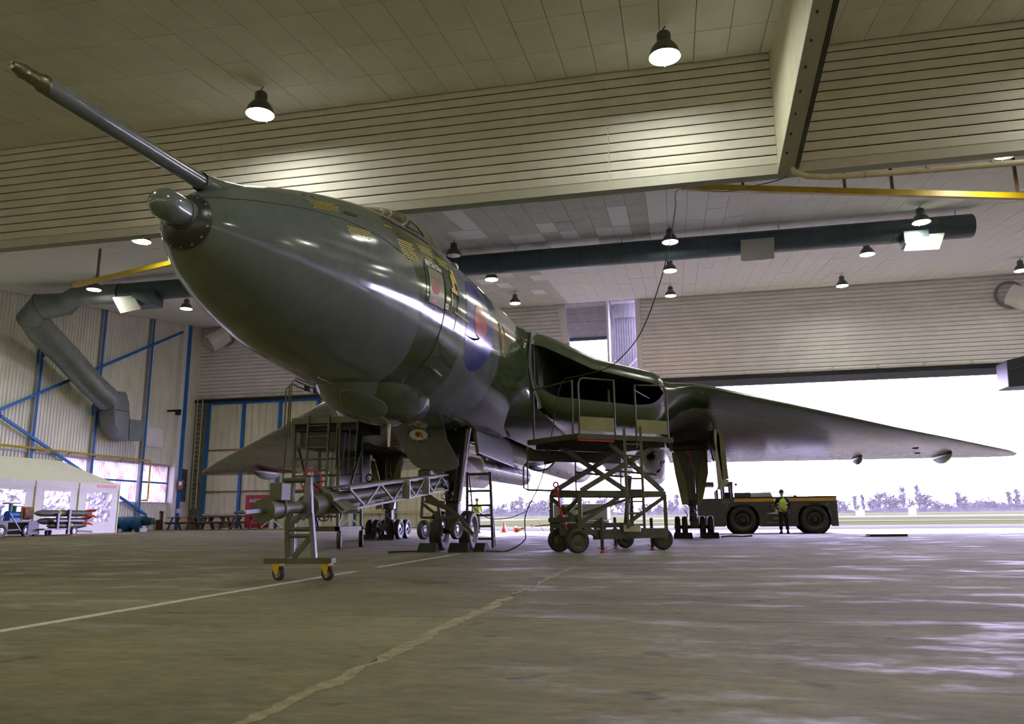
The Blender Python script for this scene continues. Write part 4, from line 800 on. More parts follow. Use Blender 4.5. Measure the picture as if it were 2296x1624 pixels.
# ================================================================ LAMPS, DUCTS, PIPES
def make_lamp(name, label, glass):
    t = thing(name, (0, 0, 0), label, 'lamp', 'high-bay lamps under the roof')
    obj('reflector', MB().lathe([(0, .290), (.02, .295), (.05, .285), (.16, .25), (.27, .17), (.31, .12)], (0, 0, -.47), (0, 0, 1), 26), M.lampb, t, True, angle=50)
    obj('gear_housing', MB().lathe([(0, .11), (.02, .13), (.2, .13), (.24, .10), (.25, 0)], (0, 0, -.20), (0, 0, 1), 12), M.lampb, t, True); obj('hook', MB().tube([(0, 0, .03), (0, 0, .12), (.04, 0, .16)], .012, 6), M.dark, t)
    g = obj('glass', MB().lathe([(0, .0), (0.006, .15), (.02, .262), (.04, .275)], (0, 0, -.475), (0, 0, 1), 24), glass, t, True)
    obj('clip', MB().box(-.01, .01, -.3, -.27, -.5, -.43).box(-.01, .01, .27, .3, -.5, -.43), M.dark, t); return t
P_ = {'w': make_lamp('bay_lamp', '', M.emw), 'o': make_lamp('bay_lamp', '', M.emo), 'x': make_lamp('bay_lamp', '', M.glassoff)}
used = set()
LMP = [(-3.72, -1.75, 'w', 'large lit high-bay lamp hanging above the nose probe, left of the aircraft nose'), (4.63, -2.0, 'w', 'largest lit high-bay lamp, near the top of the picture left of the ceiling girder'), (-12.37, 5.85, 'w', 'lit lamp half hidden under the lintel at the left, above the yellow rail'), (13.09, 5.35, 'w', 'lit lamp glimpsed under the lintel at the far right edge'),
 (-19.7, 12.35, 'w', 'lit high-bay lamp in front of the big duct at the upper left'), (-19.43, 18.35, 'w', 'lit high-bay lamp left of the nose, over the blue corner column'), (-3.39, 11.55, 'x', 'unlit dark high-bay lamp just above the aircraft spine'), (4.62, 12.2, 'w', 'lit high-bay lamp beside the hanging black cable, in front of the dark duct'), (13.09, 12.3, 'w', 'lit high-bay lamp over the right deflector plate of the dark duct'),
 (-3.16, 16.7, 'w', 'lit high-bay lamp right of the aircraft spine, below the dark duct'), (4.58, 17.75, 'w', 'middle one of three high-bay lamps in a line under the black cable'), (12.5, 17.35, 'w', 'lit high-bay lamp between the two duct deflector plates'), (-3.55, 23.7, 'o', 'dim warm high-bay lamp right of the aircraft spine, nearest the tail recess'), (4.56, 24.7, 'o', 'dim warm high-bay lamp, lowest of three in a line by the cable'), (13.1, 25.2, 'w', 'lit high-bay lamp in front of the white cladding above the doorway'), (20.87, 24.2, 'w', 'lit high-bay lamp at the far right beside the white vent cowl'),
 (-12, -10.5, 'w', 'lit high-bay lamp outside the view, behind the viewer on the left'), (-3.5, -10.5, 'w', 'lit high-bay lamp outside the view, behind the viewer left of centre'), (4.6, -11.5, 'w', 'lit high-bay lamp outside the view, straight above the viewer'), (13, -10.5, 'w', 'lit high-bay lamp outside the view, behind the viewer on the right'), (13, -2, 'w', 'unseen lit high-bay lamp off to the right in the near bay'), (21, -2, 'w', 'unseen lit high-bay lamp farthest right in the near bay'), (-19.6, -2, 'w', 'unseen lit high-bay lamp far left in the near bay'), (-19.6, 5.9, 'w', 'unseen lit high-bay lamp over the left end of the white tent'), (21, 12.3, 'w', 'lit high-bay lamp beyond the right edge of the view'), (-12, 12.3, 'w', 'lit high-bay lamp hidden behind the aircraft nose')]  # unseen lamps continuing the regular grid, added to light the hall
for (x, y, k, lb) in LMP:
    z = zc(y) - .18
    if k not in used: used.add(k); o = P_[k]; o.location = (x, y, z); o['label'] = lb
    else: o = dup(P_[k], (x, y, z), 0, lb)
# ---- long dark duct (right) and its galvanised bend and drop (left)
dy, dz_, dr_ = 14.0, 10.55, .42
ductz = 10.62
rd_ = obj('air_duct', MB().lathe([(0, 0), (.01, .40), (.05, .42), (34.3, .42)], (15.1, 13.5, 10.60), (-1, 0, 0), 28), M.ductd, None, True, angle=40); tag(rd_, 'long dark blue round air duct slung under the far ceiling', 'duct')
for k in range(13): obj('seam', MB().ring((14 - k * 1.6, 13.5, 10.60), .422, .008, (1, 0, 0), 28, 5), M.pln, rd_)
for x in (14.6, 8.6, 2.8, -1.4): obj('hanger', MB().tube([(x, 13.5, 11.0), (x, 13.5, 11.25)], .012, 5), M.dark, rd_)
for (x, tx) in ((6.72, -.15), (12.8, .25)):
    v = [A(1661, 540, 12.9), A(1736, 534, 12.9), A(1736, 580, 12.75), A(1661, 585, 12.75)] if x < 10 else [A(2040, 530, 13.0), A(2118, 524, 13.0), A(2106, 559, 12.6), A(2028, 563, 12.6)]
    obj('deflector_plate', MB().poly([tuple(p) for p in v], (0, .05, .05)), M.plate, rd_); c = v[2]
    obj('outlet_box', MB().box(v[3][0] + .15, v[2][0] - .15, 12.95, 13.6, 9.95, 10.4), M.ductd, rd_)
ld = thing('air_duct', (-20.2, 14.6, 5.5), 'big galvanised air duct elbowing down the left wall to a square outlet', 'duct')
pth = [(-19.2, 13.5, 10.6), (-22.0, 13.5, 10.62), (-22.6, 13.6, 10.55), (-23.05, 13.85, 10.3), (-23.35, 14.2, 9.95), (-23.6, 14.7, 9.5), (-24.4, 19.0, 6.9), (-24.45, 19.5, 6.6)]
# lay the inclined run against the wall, falling towards the doors
e0 = L(62, 690, -23.9); pth = [(-19.25, 13.5, 10.6), (-21.6, 13.5, 10.62)]
for (px, py, x) in ((150, 682, -22.3), (92, 688, -23.2), (72, 712, -23.75), (95, 745, -24.15), (150, 800, -24.5), (205, 862, -24.6), (243, 897, -24.6)): pth.append(tuple(L(px, py, x)))
obj('round_run', MB().tube(pth, [.44, .44, .52, .60, .62, .62, .62, .62, .62], 26), M.duct, ld, True, angle=40)
for k in range(3, 8):
    for t in (.0,):
        p = Vector(pth[k]).lerp(Vector(pth[k + 1]), t); d = Vector(pth[min(k + 1, 8)]) - Vector(pth[k - 1 if t == 0 else k]); obj('seam', MB().ring(p, .615 if t == 0 else .612, .010, d, 26, 5), M.pln, ld)
cc = [L(x, y, -24.5) for x, y in ((270, 878), (283, 880), (290, 903), (292, 940), (325, 944), (323, 989), (292, 987), (272, 976), (259, 952), (256, 910))]
obj('square_bend', MB().poly([tuple(p) for p in cc], (-.95, 0, 0)), M.duct, ld, bevel=.02)
obj('bend_seam', MB().bar(tuple(L(256, 918, -24.48)), tuple(L(291, 924, -24.48)), .03), M.lampb, ld); obj('bend_seam', MB().bar(tuple(L(291, 940, -24.48)), tuple(L(289, 987, -24.48)), .03), M.lampb, ld)
for (a_, b_, c_) in (((86, 786), (133, 780), (84, 818)), ((208, 909), (246, 908), (206, 932))): p_, q_, r_ = tuple(L(*a_, XL + .2)), tuple(L(*b_, -24.9)), tuple(L(*c_, XL + .2)); obj('wall_bracket', MB().bar(p_, q_, .07), M.blue, ld); obj('wall_bracket', MB().bar(r_, lerp(p_, q_, .55), .06), M.blue, ld); obj('wall_bracket', MB().bar(p_, r_, .06), M.blue, ld)
v = [A(252, 668, 13.0), A(298, 664, 13.0), A(316, 693, 12.6), A(270, 703, 12.6)]; obj('deflector_plate', MB().poly([tuple(p) for p in v], (0, .05, .05)), M.plate, rd_); obj('outlet_box', MB().box(v[3][0] + .2, v[2][0] + .3, 12.95, 13.6, 9.8, 10.4), M.ductd, rd_)
tag(obj('wall_plate', MB().box(XL + .0, XL + .03, 24.5, 26.0, 5.0, 6.1), M.cladw), 'plain white square panel on the left wall beside the duct outlet', 'panel')
# ---- yellow crane rails
yr = obj('crane_rail', MB().bar(tuple(Z(1530, 420, 9.0)), tuple(Z(2420, 444, 9.0)), .13, .16), M.yellow); tag(yr, 'long yellow rail hanging below the ceiling on the right', 'rail')
for px, py in ((1666, 423), (1895, 429), (2002, 432), (2283, 437)):
    b = Z(px, py, 9.08); obj('hanger', MB().bar(tuple(b), (b[0] + .0, b[1], zc(b[1]) - .02), .07), M.rust, yr)
yl = obj('crane_rail', MB().bar(tuple(Z(165, 641, 9.3)), tuple(Z(400, 586, 9.3)), .13, .16), M.yellow); tag(yl, 'short yellow rail below the ceiling left of the aircraft nose', 'rail')
for px, py in ((218, 628), (380, 590)):
    b = Z(px, py, 9.38); obj('hanger', MB().bar(tuple(b), (b[0], b[1], zc(b[1]) - .02), .07), M.rust, yl)
# hanging cable: from the girder, over the work platform, to the floor
def curve(pts, r, name, m, label=None, cat='cable', n=8, par=None):
    P = []; K = len(pts)
    for i in range(K - 1):
        p0, p1, p2, p3 = [Vector(pts[min(max(j, 0), K - 1)]) for j in (i - 1, i, i + 1, i + 2)]
        for k in range(n):
            t = k / n; P.append(.5 * ((2 * p1) + (p2 - p0) * t + (2 * p0 - 5 * p1 + 4 * p2 - p3) * t * t + (3 * p1 - p0 - 3 * p2 + p3) * t ** 3))
    P.append(Vector(pts[-1])); o = obj(name, MB().tube(P, r, 7), m, par, True)
    if label: tag(o, label, cat)
    return o
cy = -.45
c1 = [A(1768, 394, cy), A(1745, 404, cy), A(1700, 415, cy), A(1620, 430, cy), A(1524, 424, cy), A(1514, 470, cy), A(1502, 545, cy), A(1478, 640, cy), A(1440, 740, cy), A(1400, 795, cy), A(1360, 826, cy), A(1300, 843, cy), A(1268, 850, cy), A(1255, 870, cy), A(1246, 920, cy), A(1232, 1000, cy), A(1212, 1080, cy), A(1180, 1150, cy), A(1177, 1185, cy), A(1176, 1212, cy), (1.25, -.45, .02), (1.0, -.5, .015), (.8, -.4, .015)]
curve([tuple(p) for p in c1], .011, 'power_cable', M.black, 'long black cable looping from the ceiling girder over the work platform to the floor')
curve([tuple(A(1182, 1146, cy + .1)), tuple(A(1140, 1162, 0)), tuple(A(1090, 1160, .4)), tuple(A(1046, 1120, .3)), tuple(A(1025, 1080, 0)), tuple(A(1000, 1035, -.1))], .008, 'air_hose', M.black, 'thin black hose sagging from the nose leg towards the work platform', 'hose')
# ================================================================ GROUND EQUIPMENT
M.greyblue = mat('grey_blue_steel', (.13, .13, .17), .4, .3, var=.2)
# ---- tow bar with lattice boom
tw = thing('towing_arm', (.49, -7.4, 0), 'olive green towing arm with lattice boom, red handwheel and yellow castors before the nose wheels', 'tow bar')
a0 = Vector((-.06, -.55, 1.33)); a1 = Vector((.46, -6.5, .87)); eye = Vector((.635, -8.82, .70)); d = (a1 - a0).normalized()
obj('boom_tube', MB().tube([a0 + d * .3, a1 + d * .3], .085, 16), M.olive, tw, True)
sidev = Vector((0.995, .087, 0)); 
def rail(u, h0, h1, m=M.olive): return obj('chord', MB().bar(a0 + sidev * u + Vector((0, 0, h0)), a1 + sidev * (u * 1.25) + Vector((0, 0, h1)), .035, .03), m, tw)
for u in (-.13, .13): rail(u, .14, .12); rail(u, -.15, -.13)
nb_ = 9
for u in (.13, -.13):
    for k in range(nb_):
        t0, t1 = k / nb_, (k + 1) / nb_; A_ = a0.lerp(a1, t0) + sidev * u * (1 + .25 * t0); B_ = a0.lerp(a1, t1) + sidev * u * (1 + .25 * t1); up_ = Vector((0, 0, .13)); s_ = 1 if k % 2 else -1
        obj('lattice_bar', MB().bar(A_ + up_ * s_, B_ - up_ * s_, .02, .03), M.olive, tw)
        if k in (2, 4): obj('joint_plate', MB().bar(B_ + up_ * 1.1 + sidev * .02, B_ - up_ * 1.1 + sidev * .02, .12, .015, up=d), M.bare, tw)
obj('top_plate', MB().bar(a0.lerp(a1, .35) + Vector((0, 0, .15)), a1 + Vector((0, 0, .14)), .26, .012), M.olive, tw)
for t in (.62, .78): 
    c = a0.lerp(a1, t) + Vector((0, 0, .21)); obj('lifting_ring', MB().ring(c, .048, .014, (.2, 1, 0), 20, 8), M.dark, tw)
obj('gusset_box', MB().add([(.10, -6.75, .70), (.66, -6.75, .70), (.70, -6.55, .75), (.38, -6.75, .98), (.26, -6.75, 1.02), (.13, -6.75, .85), (.10, -6.45, .70), (.66, -6.3, .70), (.68, -6.3, .75), (.38, -6.4, 1.0), (.26, -6.4, 1.03), (.13, -6.4, .85)], [(0, 1, 2, 3, 4, 5), (6, 11, 10, 9, 8, 7), (0, 6, 7, 1), (1, 7, 8, 2), (2, 8, 9, 3), (3, 9, 10, 4), (4, 10, 11, 5), (5, 11, 6, 0)]), M.olive, tw, bevel=.008)
obj('gusset_edge', MB().bar((.68, -6.76, .735), (.36, -6.76, 1.0), .05, .02), M.olived, tw); 
c0 = Vector((.40, -6.7, .80)); dd = (eye - c0).normalized()
obj('shock_cylinder', MB().lathe([(0, .0), (0, .12), (.42, .12), (.44, .13), (.50, .13), (.51, .07), (1.3, .055)], c0, dd, 22), M.olive, tw, True, angle=35)
obj('head_drum', MB().lathe([(1.28, .06), (1.30, .10), (1.34, .10), (1.36, .085), (1.62, .10), (1.66, .115), (1.68, .115), (1.685, 0)], c0, dd, 22), M.olive, tw, True, angle=35)
pe = c0 + dd * 1.62
for k in range(2): obj('window_slot', MB().box(pe.x - .06 - k * .09, pe.x - .0 - k * .09, pe.y + .1 + k * .15, pe.y + .11 + k * .15, pe.z - .02, pe.z + .05), M.bare, tw)
obj('tow_eye', MB().bar(c0 + dd * 1.6, eye, .03, .035).ring(eye + dd * .05, .04, .014, (0, 0, 1), 18, 8), M.greyblue, tw)
obj('document_box', MB().box(pe.x - .06, pe.x + .07, pe.y + .15, pe.y + .35, pe.z + .09, pe.z + .27), M.olive, tw, bevel=.012)
# standing jack frame with castors
yf = -7.4
obj('foot_bar', MB().box(.10, .88, yf - .06, yf + .06, .175, .232), M.olive, tw, bevel=.004)
for (p, q, w_, m) in (((.355, .23), (.33, .62), .05, M.olive), ((.40, .24), (.40, .66), .03, M.greyblue), ((.335, .6), (.37, 1.02), .045, M.olive), ((.66, .23), (.60, .70), .045, M.greyblue), ((.60, .64), (.57, 1.05), .05, M.greyblue)):
    obj('leg', MB().bar((p[0], yf, p[1]), (q[0], yf, q[1]), w_, .05), m, tw)
obj('leg', MB().bar((.42, yf, .24), (.60, yf, .44), .045), M.olive, tw); obj('leg', MB().bar((.36, yf, .56), (.52, yf, .70), .04), M.olive, tw)
for z in (.46, .53): obj('cross_tube', MB().tube([(.33, yf, z), (.62, yf, z)], .024, 10), M.olive, tw)
obj('top_tube', MB().tube([(.26, yf + .02, 1.055), (.575, yf + .02, 1.05)], .028, 12), M.olived, tw)
obj('hinge_plate', MB().poly([(.54, yf - .04, 1.08), (.60, yf - .04, 1.08), (.60, yf - .04, .68), (.52, yf - .04, .62), (.50, yf - .04, .68)], (0, .02, 0)), M.greyblue, tw, bevel=.004)
hw = obj('handwheel', MB().ring((.54, yf + .1, 1.045), .122, .009, (0, 1, .05), 34, 8), M.redst, tw, True)
for k in range(3): a = radians(90 + 120 * k); obj('spoke', MB().tube([(.54, yf + .1, 1.045), (.54 + .12 * cos(a), yf + .1, 1.045 + .12 * sin(a))], .007, 6), M.redst, hw)
obj('spindle', MB().tube([(.54, yf + .1, 1.045), (.5, yf + .45, .95)], .018, 8), M.olived, tw)
for cx in (.235, .80):
    fk = obj('castor_fork', MB().poly([(cx - .04, yf - .05, .165), (cx + .045, yf - .05, .165), (cx + .03, yf - .05, .08), (cx + .012, yf - .05, .06), (cx - .01, yf - .05, .08)], (0, .008, 0)).poly([(cx - .04, yf + .04, .165), (cx + .045, yf + .04, .165), (cx + .03, yf + .04, .08), (cx + .012, yf + .04, .06), (cx - .01, yf + .04, .08)], (0, .008, 0)).box(cx - .05, cx + .05, yf - .055, yf + .055, .160, .176), M.yellow, tw)
    wheel(tw, 'castor_wheel', (cx + .018, yf, .078), .078, .05, (.3, .95, 0), hub=M.bare); obj('brake_pedal', MB().bar((cx + .03, yf - .03, .15), (cx + .11, yf - .06, .155), .035, .012), M.yellow, tw)
curve([(.42, -6.9, .70), (.5, -6.95, .62), (.56, -6.9, .63), (.55, -6.85, .70)], .007, 'loop_hose', M.dark, None, par=tw)
# rear carriage of the arm, beside the nose wheels
for (p, q, w_) in (((-.28, 1.12), (-.31, .64), .05), ((-.26, 1.12), (.42, .68), .07), ((.42, .68), (.70, .34), .06), ((-.30, .65), (.55, .65), .04), ((-.28, .9), (.1, .62), .035), ((0, .95), (.06, .65), .035), ((-.25, .95), (.15, .93), .03)):
    obj('carriage_bar', MB().bar((p[0], -1.0, p[1]), (q[0], -1.0, q[1]), w_, .05), M.olived, tw)
obj('carriage_plate', MB().poly([(-.27, -1.02, 1.10), (.40, -1.02, .70), (.30, -1.02, .76), (-.2, -1.02, .92)], (0, .02, 0)), M.olived, tw)
for cx in (-.265, .37): wheel(tw, 'carriage_wheel', (cx, -1.0, .425), .18, .10, (.96, -.25, 0), hub=M.bare)
obj('yoke', MB().bar((-.2, -1.0, .5), (-.05, -1.0, .66), .04), M.khaki, tw); obj('yoke', MB().bar((.45, -1, .5), (.72, -1.0, .3), .06, .03), M.khaki, tw); obj('nose_lug', MB().bar((-.06, -.6, 1.33), (.0, -.1, 1.25), .12), M.dark, tw)
obj('hand_wheel_dark', MB().ring((.12, -.8, 1.03), .10, .008, (.4, -.5, .8), 26, 6), M.dark, tw)
M.chk = mat('dark_chock_rubber', (.010, .010, .009), .8, var=.2)
# ---- wheel chocks
def chock(name, x0, x1, y, h, dy, label, grp):
    mb = MB().hexa([(x0, y, .0), (x1, y, .0), (x1, y + dy, .0), (x0, y + dy, .0), (x0 + .02, y + dy * .35, h), (x1 - .02, y + dy * .35, h), (x1 - .02, y + dy * .75, h), (x0 + .02, y + dy * .75, h)])
    return tag(obj(name, mb, M.chk, bevel=.01), label, 'chock', grp)
chock('wheel_chock', -.50, -.12, -.72, .17, .30, 'black rubber chock before the left nose wheel', 'wheel chocks'); chock('wheel_chock', .12, .52, -.74, .17, .30, 'black rubber chock before the right nose wheel', 'wheel chocks'); chock('wheel_chock', .55, .78, -.5, .16, .5, 'black rubber chock outside the right nose wheel', 'wheel chocks')
for (x, y, lb) in ((-5.55, 8.35, 'black chock at the outer wheels of the left main gear'), (-4.9, 8.3, 'black chock at the inner wheels of the left main gear'), (4.25, 8.3, 'black chock at the left wheels of the right main gear'), (5.0, 8.3, 'black chock at the right wheels of the right main gear')): chock('wheel_chock', x, x + .55, y, .16, .25, lb, 'wheel chocks')
curve([(5.6, 8.6, .03), (5.9, 8.5, .05), (6.2, 8.6, .04), (6.45, 8.4, .06)], .025, 'chock_rope', M.rust, 'short dark rope lying right of the right main wheels', 'rope'); curve([(-.5, -.6, .02), (-.75, -.75, .02), (-1.0, -.9, .015)], .015, 'chock_rope', M.dark, 'dark rope trailing left from the nose wheel chock', 'rope')
# ---- step ladder right of the nose wheels
sl = thing('step_ladder', (.1, 1.9, 0), 'dark green steel step ladder standing right behind the nose wheels', 'ladder')
for x0, x1 in ((-.22, -.16), (.32, .43)): obj('rail', MB().bar((x0 + (0 if x0 < 0 else -.01), 1.95, 1.66), (x1, 1.7, 0), .03, .06), M.olived, sl)
for k, z in enumerate((1.62, 1.24, .92, .70 - .0, .46, .19)[0:6]): t = 1 - z / 1.66; obj('tread', MB().box(-.21 + .03 * t, .31 + .11 * t, 1.75 + .15 * (1 - t), 1.93 + .15 * (1 - t), z - .03, z + .02), M.olived, sl)
for x in (-.2, .30): obj('rear_leg', MB().bar((x, 2.05, 1.62), (x - (.0 if x < 0 else .03), 2.6, 0), .03, .04), M.olived, sl)
# ---- access stand left of the nose (with ladder and swung-down guard rails)
st = thing('access_stand', (-3.5, 1.6, 0), 'tall olive access stand with vertical ladder, left of the nose door', 'access stand')
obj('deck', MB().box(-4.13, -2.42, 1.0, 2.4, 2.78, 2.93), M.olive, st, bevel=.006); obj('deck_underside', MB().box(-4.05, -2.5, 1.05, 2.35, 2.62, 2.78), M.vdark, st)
obj('under_box', MB().box(-4.0, -3.0, 1.2, 2.3, 2.25, 2.62), M.olived, st)
for (x0, x1) in ((-4.08, -4.02), (-3.0, -2.93)):
    for y in (1.05, 2.35): obj('leg', MB().bar((x0, y, 2.8), (x1, y, .4), .06, .06), M.olive, st)
for z in (2.25, 1.98, 1.60, 1.25, .98, .70): 
    obj('cross_bar', MB().bar((-4.05, 1.05, z), (-2.97, 1.05, z), .04), M.olived, st); obj('cross_bar', MB().bar((-4.05, 2.35, z + .1), (-2.97, 2.35, z + .1), .04), M.olived, st)
for x in (-3.66, -3.16): obj('ladder_rail', MB().bar((x, .9, 2.95), (x - .02, .9, .62), .055, .04), M.olive, st)
for k in range(9): obj('rung', MB().tube([(-3.66, .9, 2.72 - k * .25), (-3.17, .9, 2.72 - k * .25)], .018, 8), M.olive, st)
obj('hydraulic_ram', MB().tube([(-3.35, 1.7, 2.3), (-3.38, 1.7, .6)], .03, 10), M.bare, st)
obj('base_frame', MB().box(-4.15, -2.9, 1.0, 1.08, .38, .48).box(-4.15, -2.9, 2.3, 2.38, .38, .48).box(-4.15, -4.07, 1.0, 2.38, .38, .48).box(-2.98, -2.9, 1.0, 2.38, .38, .48), M.olive, st)
obj('side_brace', MB().bar((-4.0, 1.1, 2.3), (-4.0, 2.3, .5), .04).bar((-2.95, 2.3, 2.3), (-2.95, 1.1, .5), .04), M.olived, st)
for (x, y) in ((-2.88, 1.02), (-4.0, 1.1), (-3.45, 2.3), (-2.95, 2.4)): wheel(st, 'wheel', (x, y, .2), .2, .10, (.93, .36, 0), hub=M.olived)
for dx in (0, .08, .13): obj('upper_rail', MB().tube([(-4.28 + dx, .95, 2.5), (-4.28 + dx, .95, 3.6 + dx), (-4.24 + dx, 1.1, 3.75 + dx), (-4.2 + dx, 2.0, 3.7 + dx)], .017, 8), M.olive, st)
obj('hanging_rail', MB().tube([(-4.2, .95, 2.85), (-4.25, .93, 1.45), (-4.12, .93, 1.42)], .016, 8), M.olive, st)
for g in ([(-2.50, .98, 2.85), (-2.55, .98, 1.75), (-2.85, .98, 1.6), (-2.78, .98, 2.55)], [(-3.0, .98, 2.7), (-3.0, .98, 1.75), (-2.92, .98, 1.75), (-2.92, .98, 2.8)]): obj('hanging_rail', MB().tube(g, .017, 8), M.olive, st)
obj('hanging_rail', MB().tube([(-2.68, .98, 2.6), (-2.7, .98, 1.68)], .014, 8), M.olive, st)
# ---- scissor-lift work platform under the port intake
sp_ = thing('scissor_platform', (3.1, -.1, 0), 'olive wheeled scissor-lift work platform with guard rails under the port intake', 'work platform')
Fc, Rc, Bc, Kc = [Vector(v) for v in ((2.72, -1.15, 0), (4.20, .22, 0), (2.12, -.62, 0), (3.52, .82, 0))]
def up(v, z): return (v[0], v[1], z)
def bar_(n, p, z0, q, z1, w_=.07, h=None, m=None): return obj(n, MB().bar(up(p, z0), up(q, z1), w_, h), m or M.olive, sp_)
for p, q in ((Fc, Rc), (Rc, Kc), (Kc, Bc), (Bc, Fc)): bar_('top_beam', p, 1.05, q, 1.05, .07, .11); bar_('lower_beam', p, .47 if p is not Rc and q is not Rc else .36, q, .36 if q is Rc or q is Kc else .47, .07, .09)
for c in (Fc, Bc, Rc, Kc): bar_('post', c, .36, c, 1.05, .07, .07)
mid = Fc.lerp(Rc, .33); bar_('side_brace', Fc, .5, Rc, 1.0, .05, .06) if False else None
bar_('side_brace', Fc, .52, Fc.lerp(Rc, .45), 1.0, .05, .06); bar_('side_brace', Rc, 1.0, Fc.lerp(Rc, .45), .42, .05, .06); bar_('side_brace', Fc, .5, Fc.lerp(Rc, .2), .28, .08, .08); bar_('chassis_beam', Fc.lerp(Rc, .15), .28, Rc, .28, .09, .1)
bar_('side_brace', Bc, .98, Fc, .52, .05, .06); bar_('side_brace', Bc, .5, Fc, .98, .05, .06); bar_('side_brace', Bc, .5, Kc, 1.0, .05, .05)
bar_('tool_tray', Bc.lerp(Fc, .1), .58, Fc.lerp(Bc, .1), .60, .3, .08)
for (c, r_) in (((2.66, -1.16), .215), ((2.24, -.56), .215), ((4.12, .30), .205), ((3.34, 1.22), .19)): wheel(sp_, 'wheel', (c[0], c[1], r_), r_, .12, (.42, -.9, 0), hub=M.olive)
D0, D1, D2, D3 = [Vector(v) for v in ((2.72, -1.22, 0), (4.42, .12, 0), (3.3, 1.2, 0), (1.60, -.25, 0))]
obj('deck', MB().hexa([up(D0, 2.03), up(D1, 2.03), up(D2, 2.03), up(D3, 2.03), up(D0, 2.13), up(D1, 2.13), up(D2, 2.13), up(D3, 2.13)]), M.olive, sp_, bevel=.005)
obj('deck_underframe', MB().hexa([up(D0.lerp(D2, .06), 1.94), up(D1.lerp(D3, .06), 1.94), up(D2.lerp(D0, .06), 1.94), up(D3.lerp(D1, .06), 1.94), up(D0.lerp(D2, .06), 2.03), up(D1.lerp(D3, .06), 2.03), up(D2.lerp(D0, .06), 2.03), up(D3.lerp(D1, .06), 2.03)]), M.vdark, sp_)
obj('lower_skirt', MB().bar(up(D3, 1.83), up(D2, 1.83), .05, .22), M.olived, sp_)
bar_('red_step', D0, 2.005, D0.lerp(D1, .36), 2.005, .05, .03, M.redst)
for (a, b) in ((Fc, Rc), (Bc, Kc)):
    bar_('scissor_arm', a.lerp(b, .02), 1.1, b.lerp(a, .08), 1.98, .05, .09); bar_('scissor_arm', b.lerp(a, .02), 1.1, a.lerp(b, .35) if a is Fc else a.lerp(b, .1), 1.98, .05, .09)
    bar_('scissor_pivot', a.lerp(b, .3), 1.48, b.lerp(a, .1), 1.42, .04, .04, M.olived)
def rl_(pts, r_=.019): return obj('guard_rail', MB().tube(pts, r_, 8), M.olive, sp_, True)
Q = lambda t: D0.lerp(D1, t); W = lambda t: D0.lerp(D3, t)
rl_([up(Q(.02), 2.1), up(Q(.02), 3.05), up(Q(.04), 3.14), up(Q(.07), 3.16), up(Q(.38), 3.16), up(Q(.38), 2.1)]); rl_([up(Q(.60), 1.9), up(Q(.60), 3.10), up(Q(.86), 3.13), up(Q(.92), 3.1), up(Q(.945), 3.0), up(Q(.945), 2.1)]); rl_([up(Q(.6), 3.0), up(D1.lerp(D2, .4), 2.98)], .013)
rl_([up(W(.08), 2.1), up(W(.08), 3.12), up(W(.85), 3.10), up(W(.85), 2.1)], .02)
for (a, b) in ((.03, .37), (.61, .94)): obj('toe_board', MB().bar(up(Q(a), 2.31), up(Q(b), 2.31), .015, .26), M.khaki, sp_)
# hanging guard rail on the far long side
rl_([up(D3, 2.0), up(D3, 1.16), up(D3.lerp(D2, 1.0), 1.12), up(D3.lerp(D2, 1.0), 2.0)], .022); rl_([up(D3.lerp(D2, .5), 2.0), up(D3.lerp(D2, .5), 1.14)], .016); rl_([up(D3, 1.7), (D3[0] - .08, D3[1], 1.6), (D3[0] - .08, D3[1], 1.2), up(D3, 1.16)], .018)
# ladder on the front
for t, zt in ((.46, 2.25), (.63, 2.3)): obj('ladder_rail', MB().bar((*(Q(t) + Vector((.03, -.12, 0)))[:2], zt), (*(Q(t) + Vector((.03, -.12, 0)))[:2], .42), .05, .05), M.olive, sp_)
for k in range(8): p = Q(.47) + Vector((.03, -.12, 0)); q_ = Q(.62) + Vector((.03, -.12, 0)); obj('rung', MB().tube([up(p, 1.95 - k * .21), up(q_, 1.95 - k * .21)], .017, 8), M.olive, sp_)
# screw jacks with red feet
for (x, y, zt) in ((3.08, -.93, .62), (3.16, 1.0, .62), (3.92, .28, .6)):
    j = obj('screw_jack', MB().tube([(x, y, .06), (x, y, zt)], .032, 10).tube([(x, y, .25), (x, y, .4)], .05, 10), M.olived, sp_); obj('red_foot', MB().lathe([(.0, .05), (.02, .05), (.03, .02), (.08, .02)], (x, y, .0), (0, 0, 1), 12).bar((x - .09, y, .10), (x, y, .04), .015).bar((x + .09, y, .10), (x, y, .04), .015), M.redst, j)
obj('winch_gear', MB().box(3.45, 3.75, -.65, -.45, .36, .48), M.bare, sp_); obj('lift_ram', MB().tube([(3.45, -.1, .4), (3.55, .1, 1.4)], .05, 12), M.olived, sp_); obj('axle_box', MB().box(2.3, 2.75, -.9, -.65, .3, .5), M.olived, sp_)
# red lifting bar with eye
rbx = obj('red_draw_bar', MB().bar((2.28, -.95, 1.18), (2.34, -.95, .75), .035).bar((2.34, -.95, .75), (2.46, -.95, .4), .05).ring((2.26, -.95, 1.22), .045, .016, (.2, 1, 0), 20, 8), M.redst, sp_)
obj('red_name_plate', MB().box(2.17, 2.42, -.80, -.78, 1.03, 1.07), M.redst, sp_)
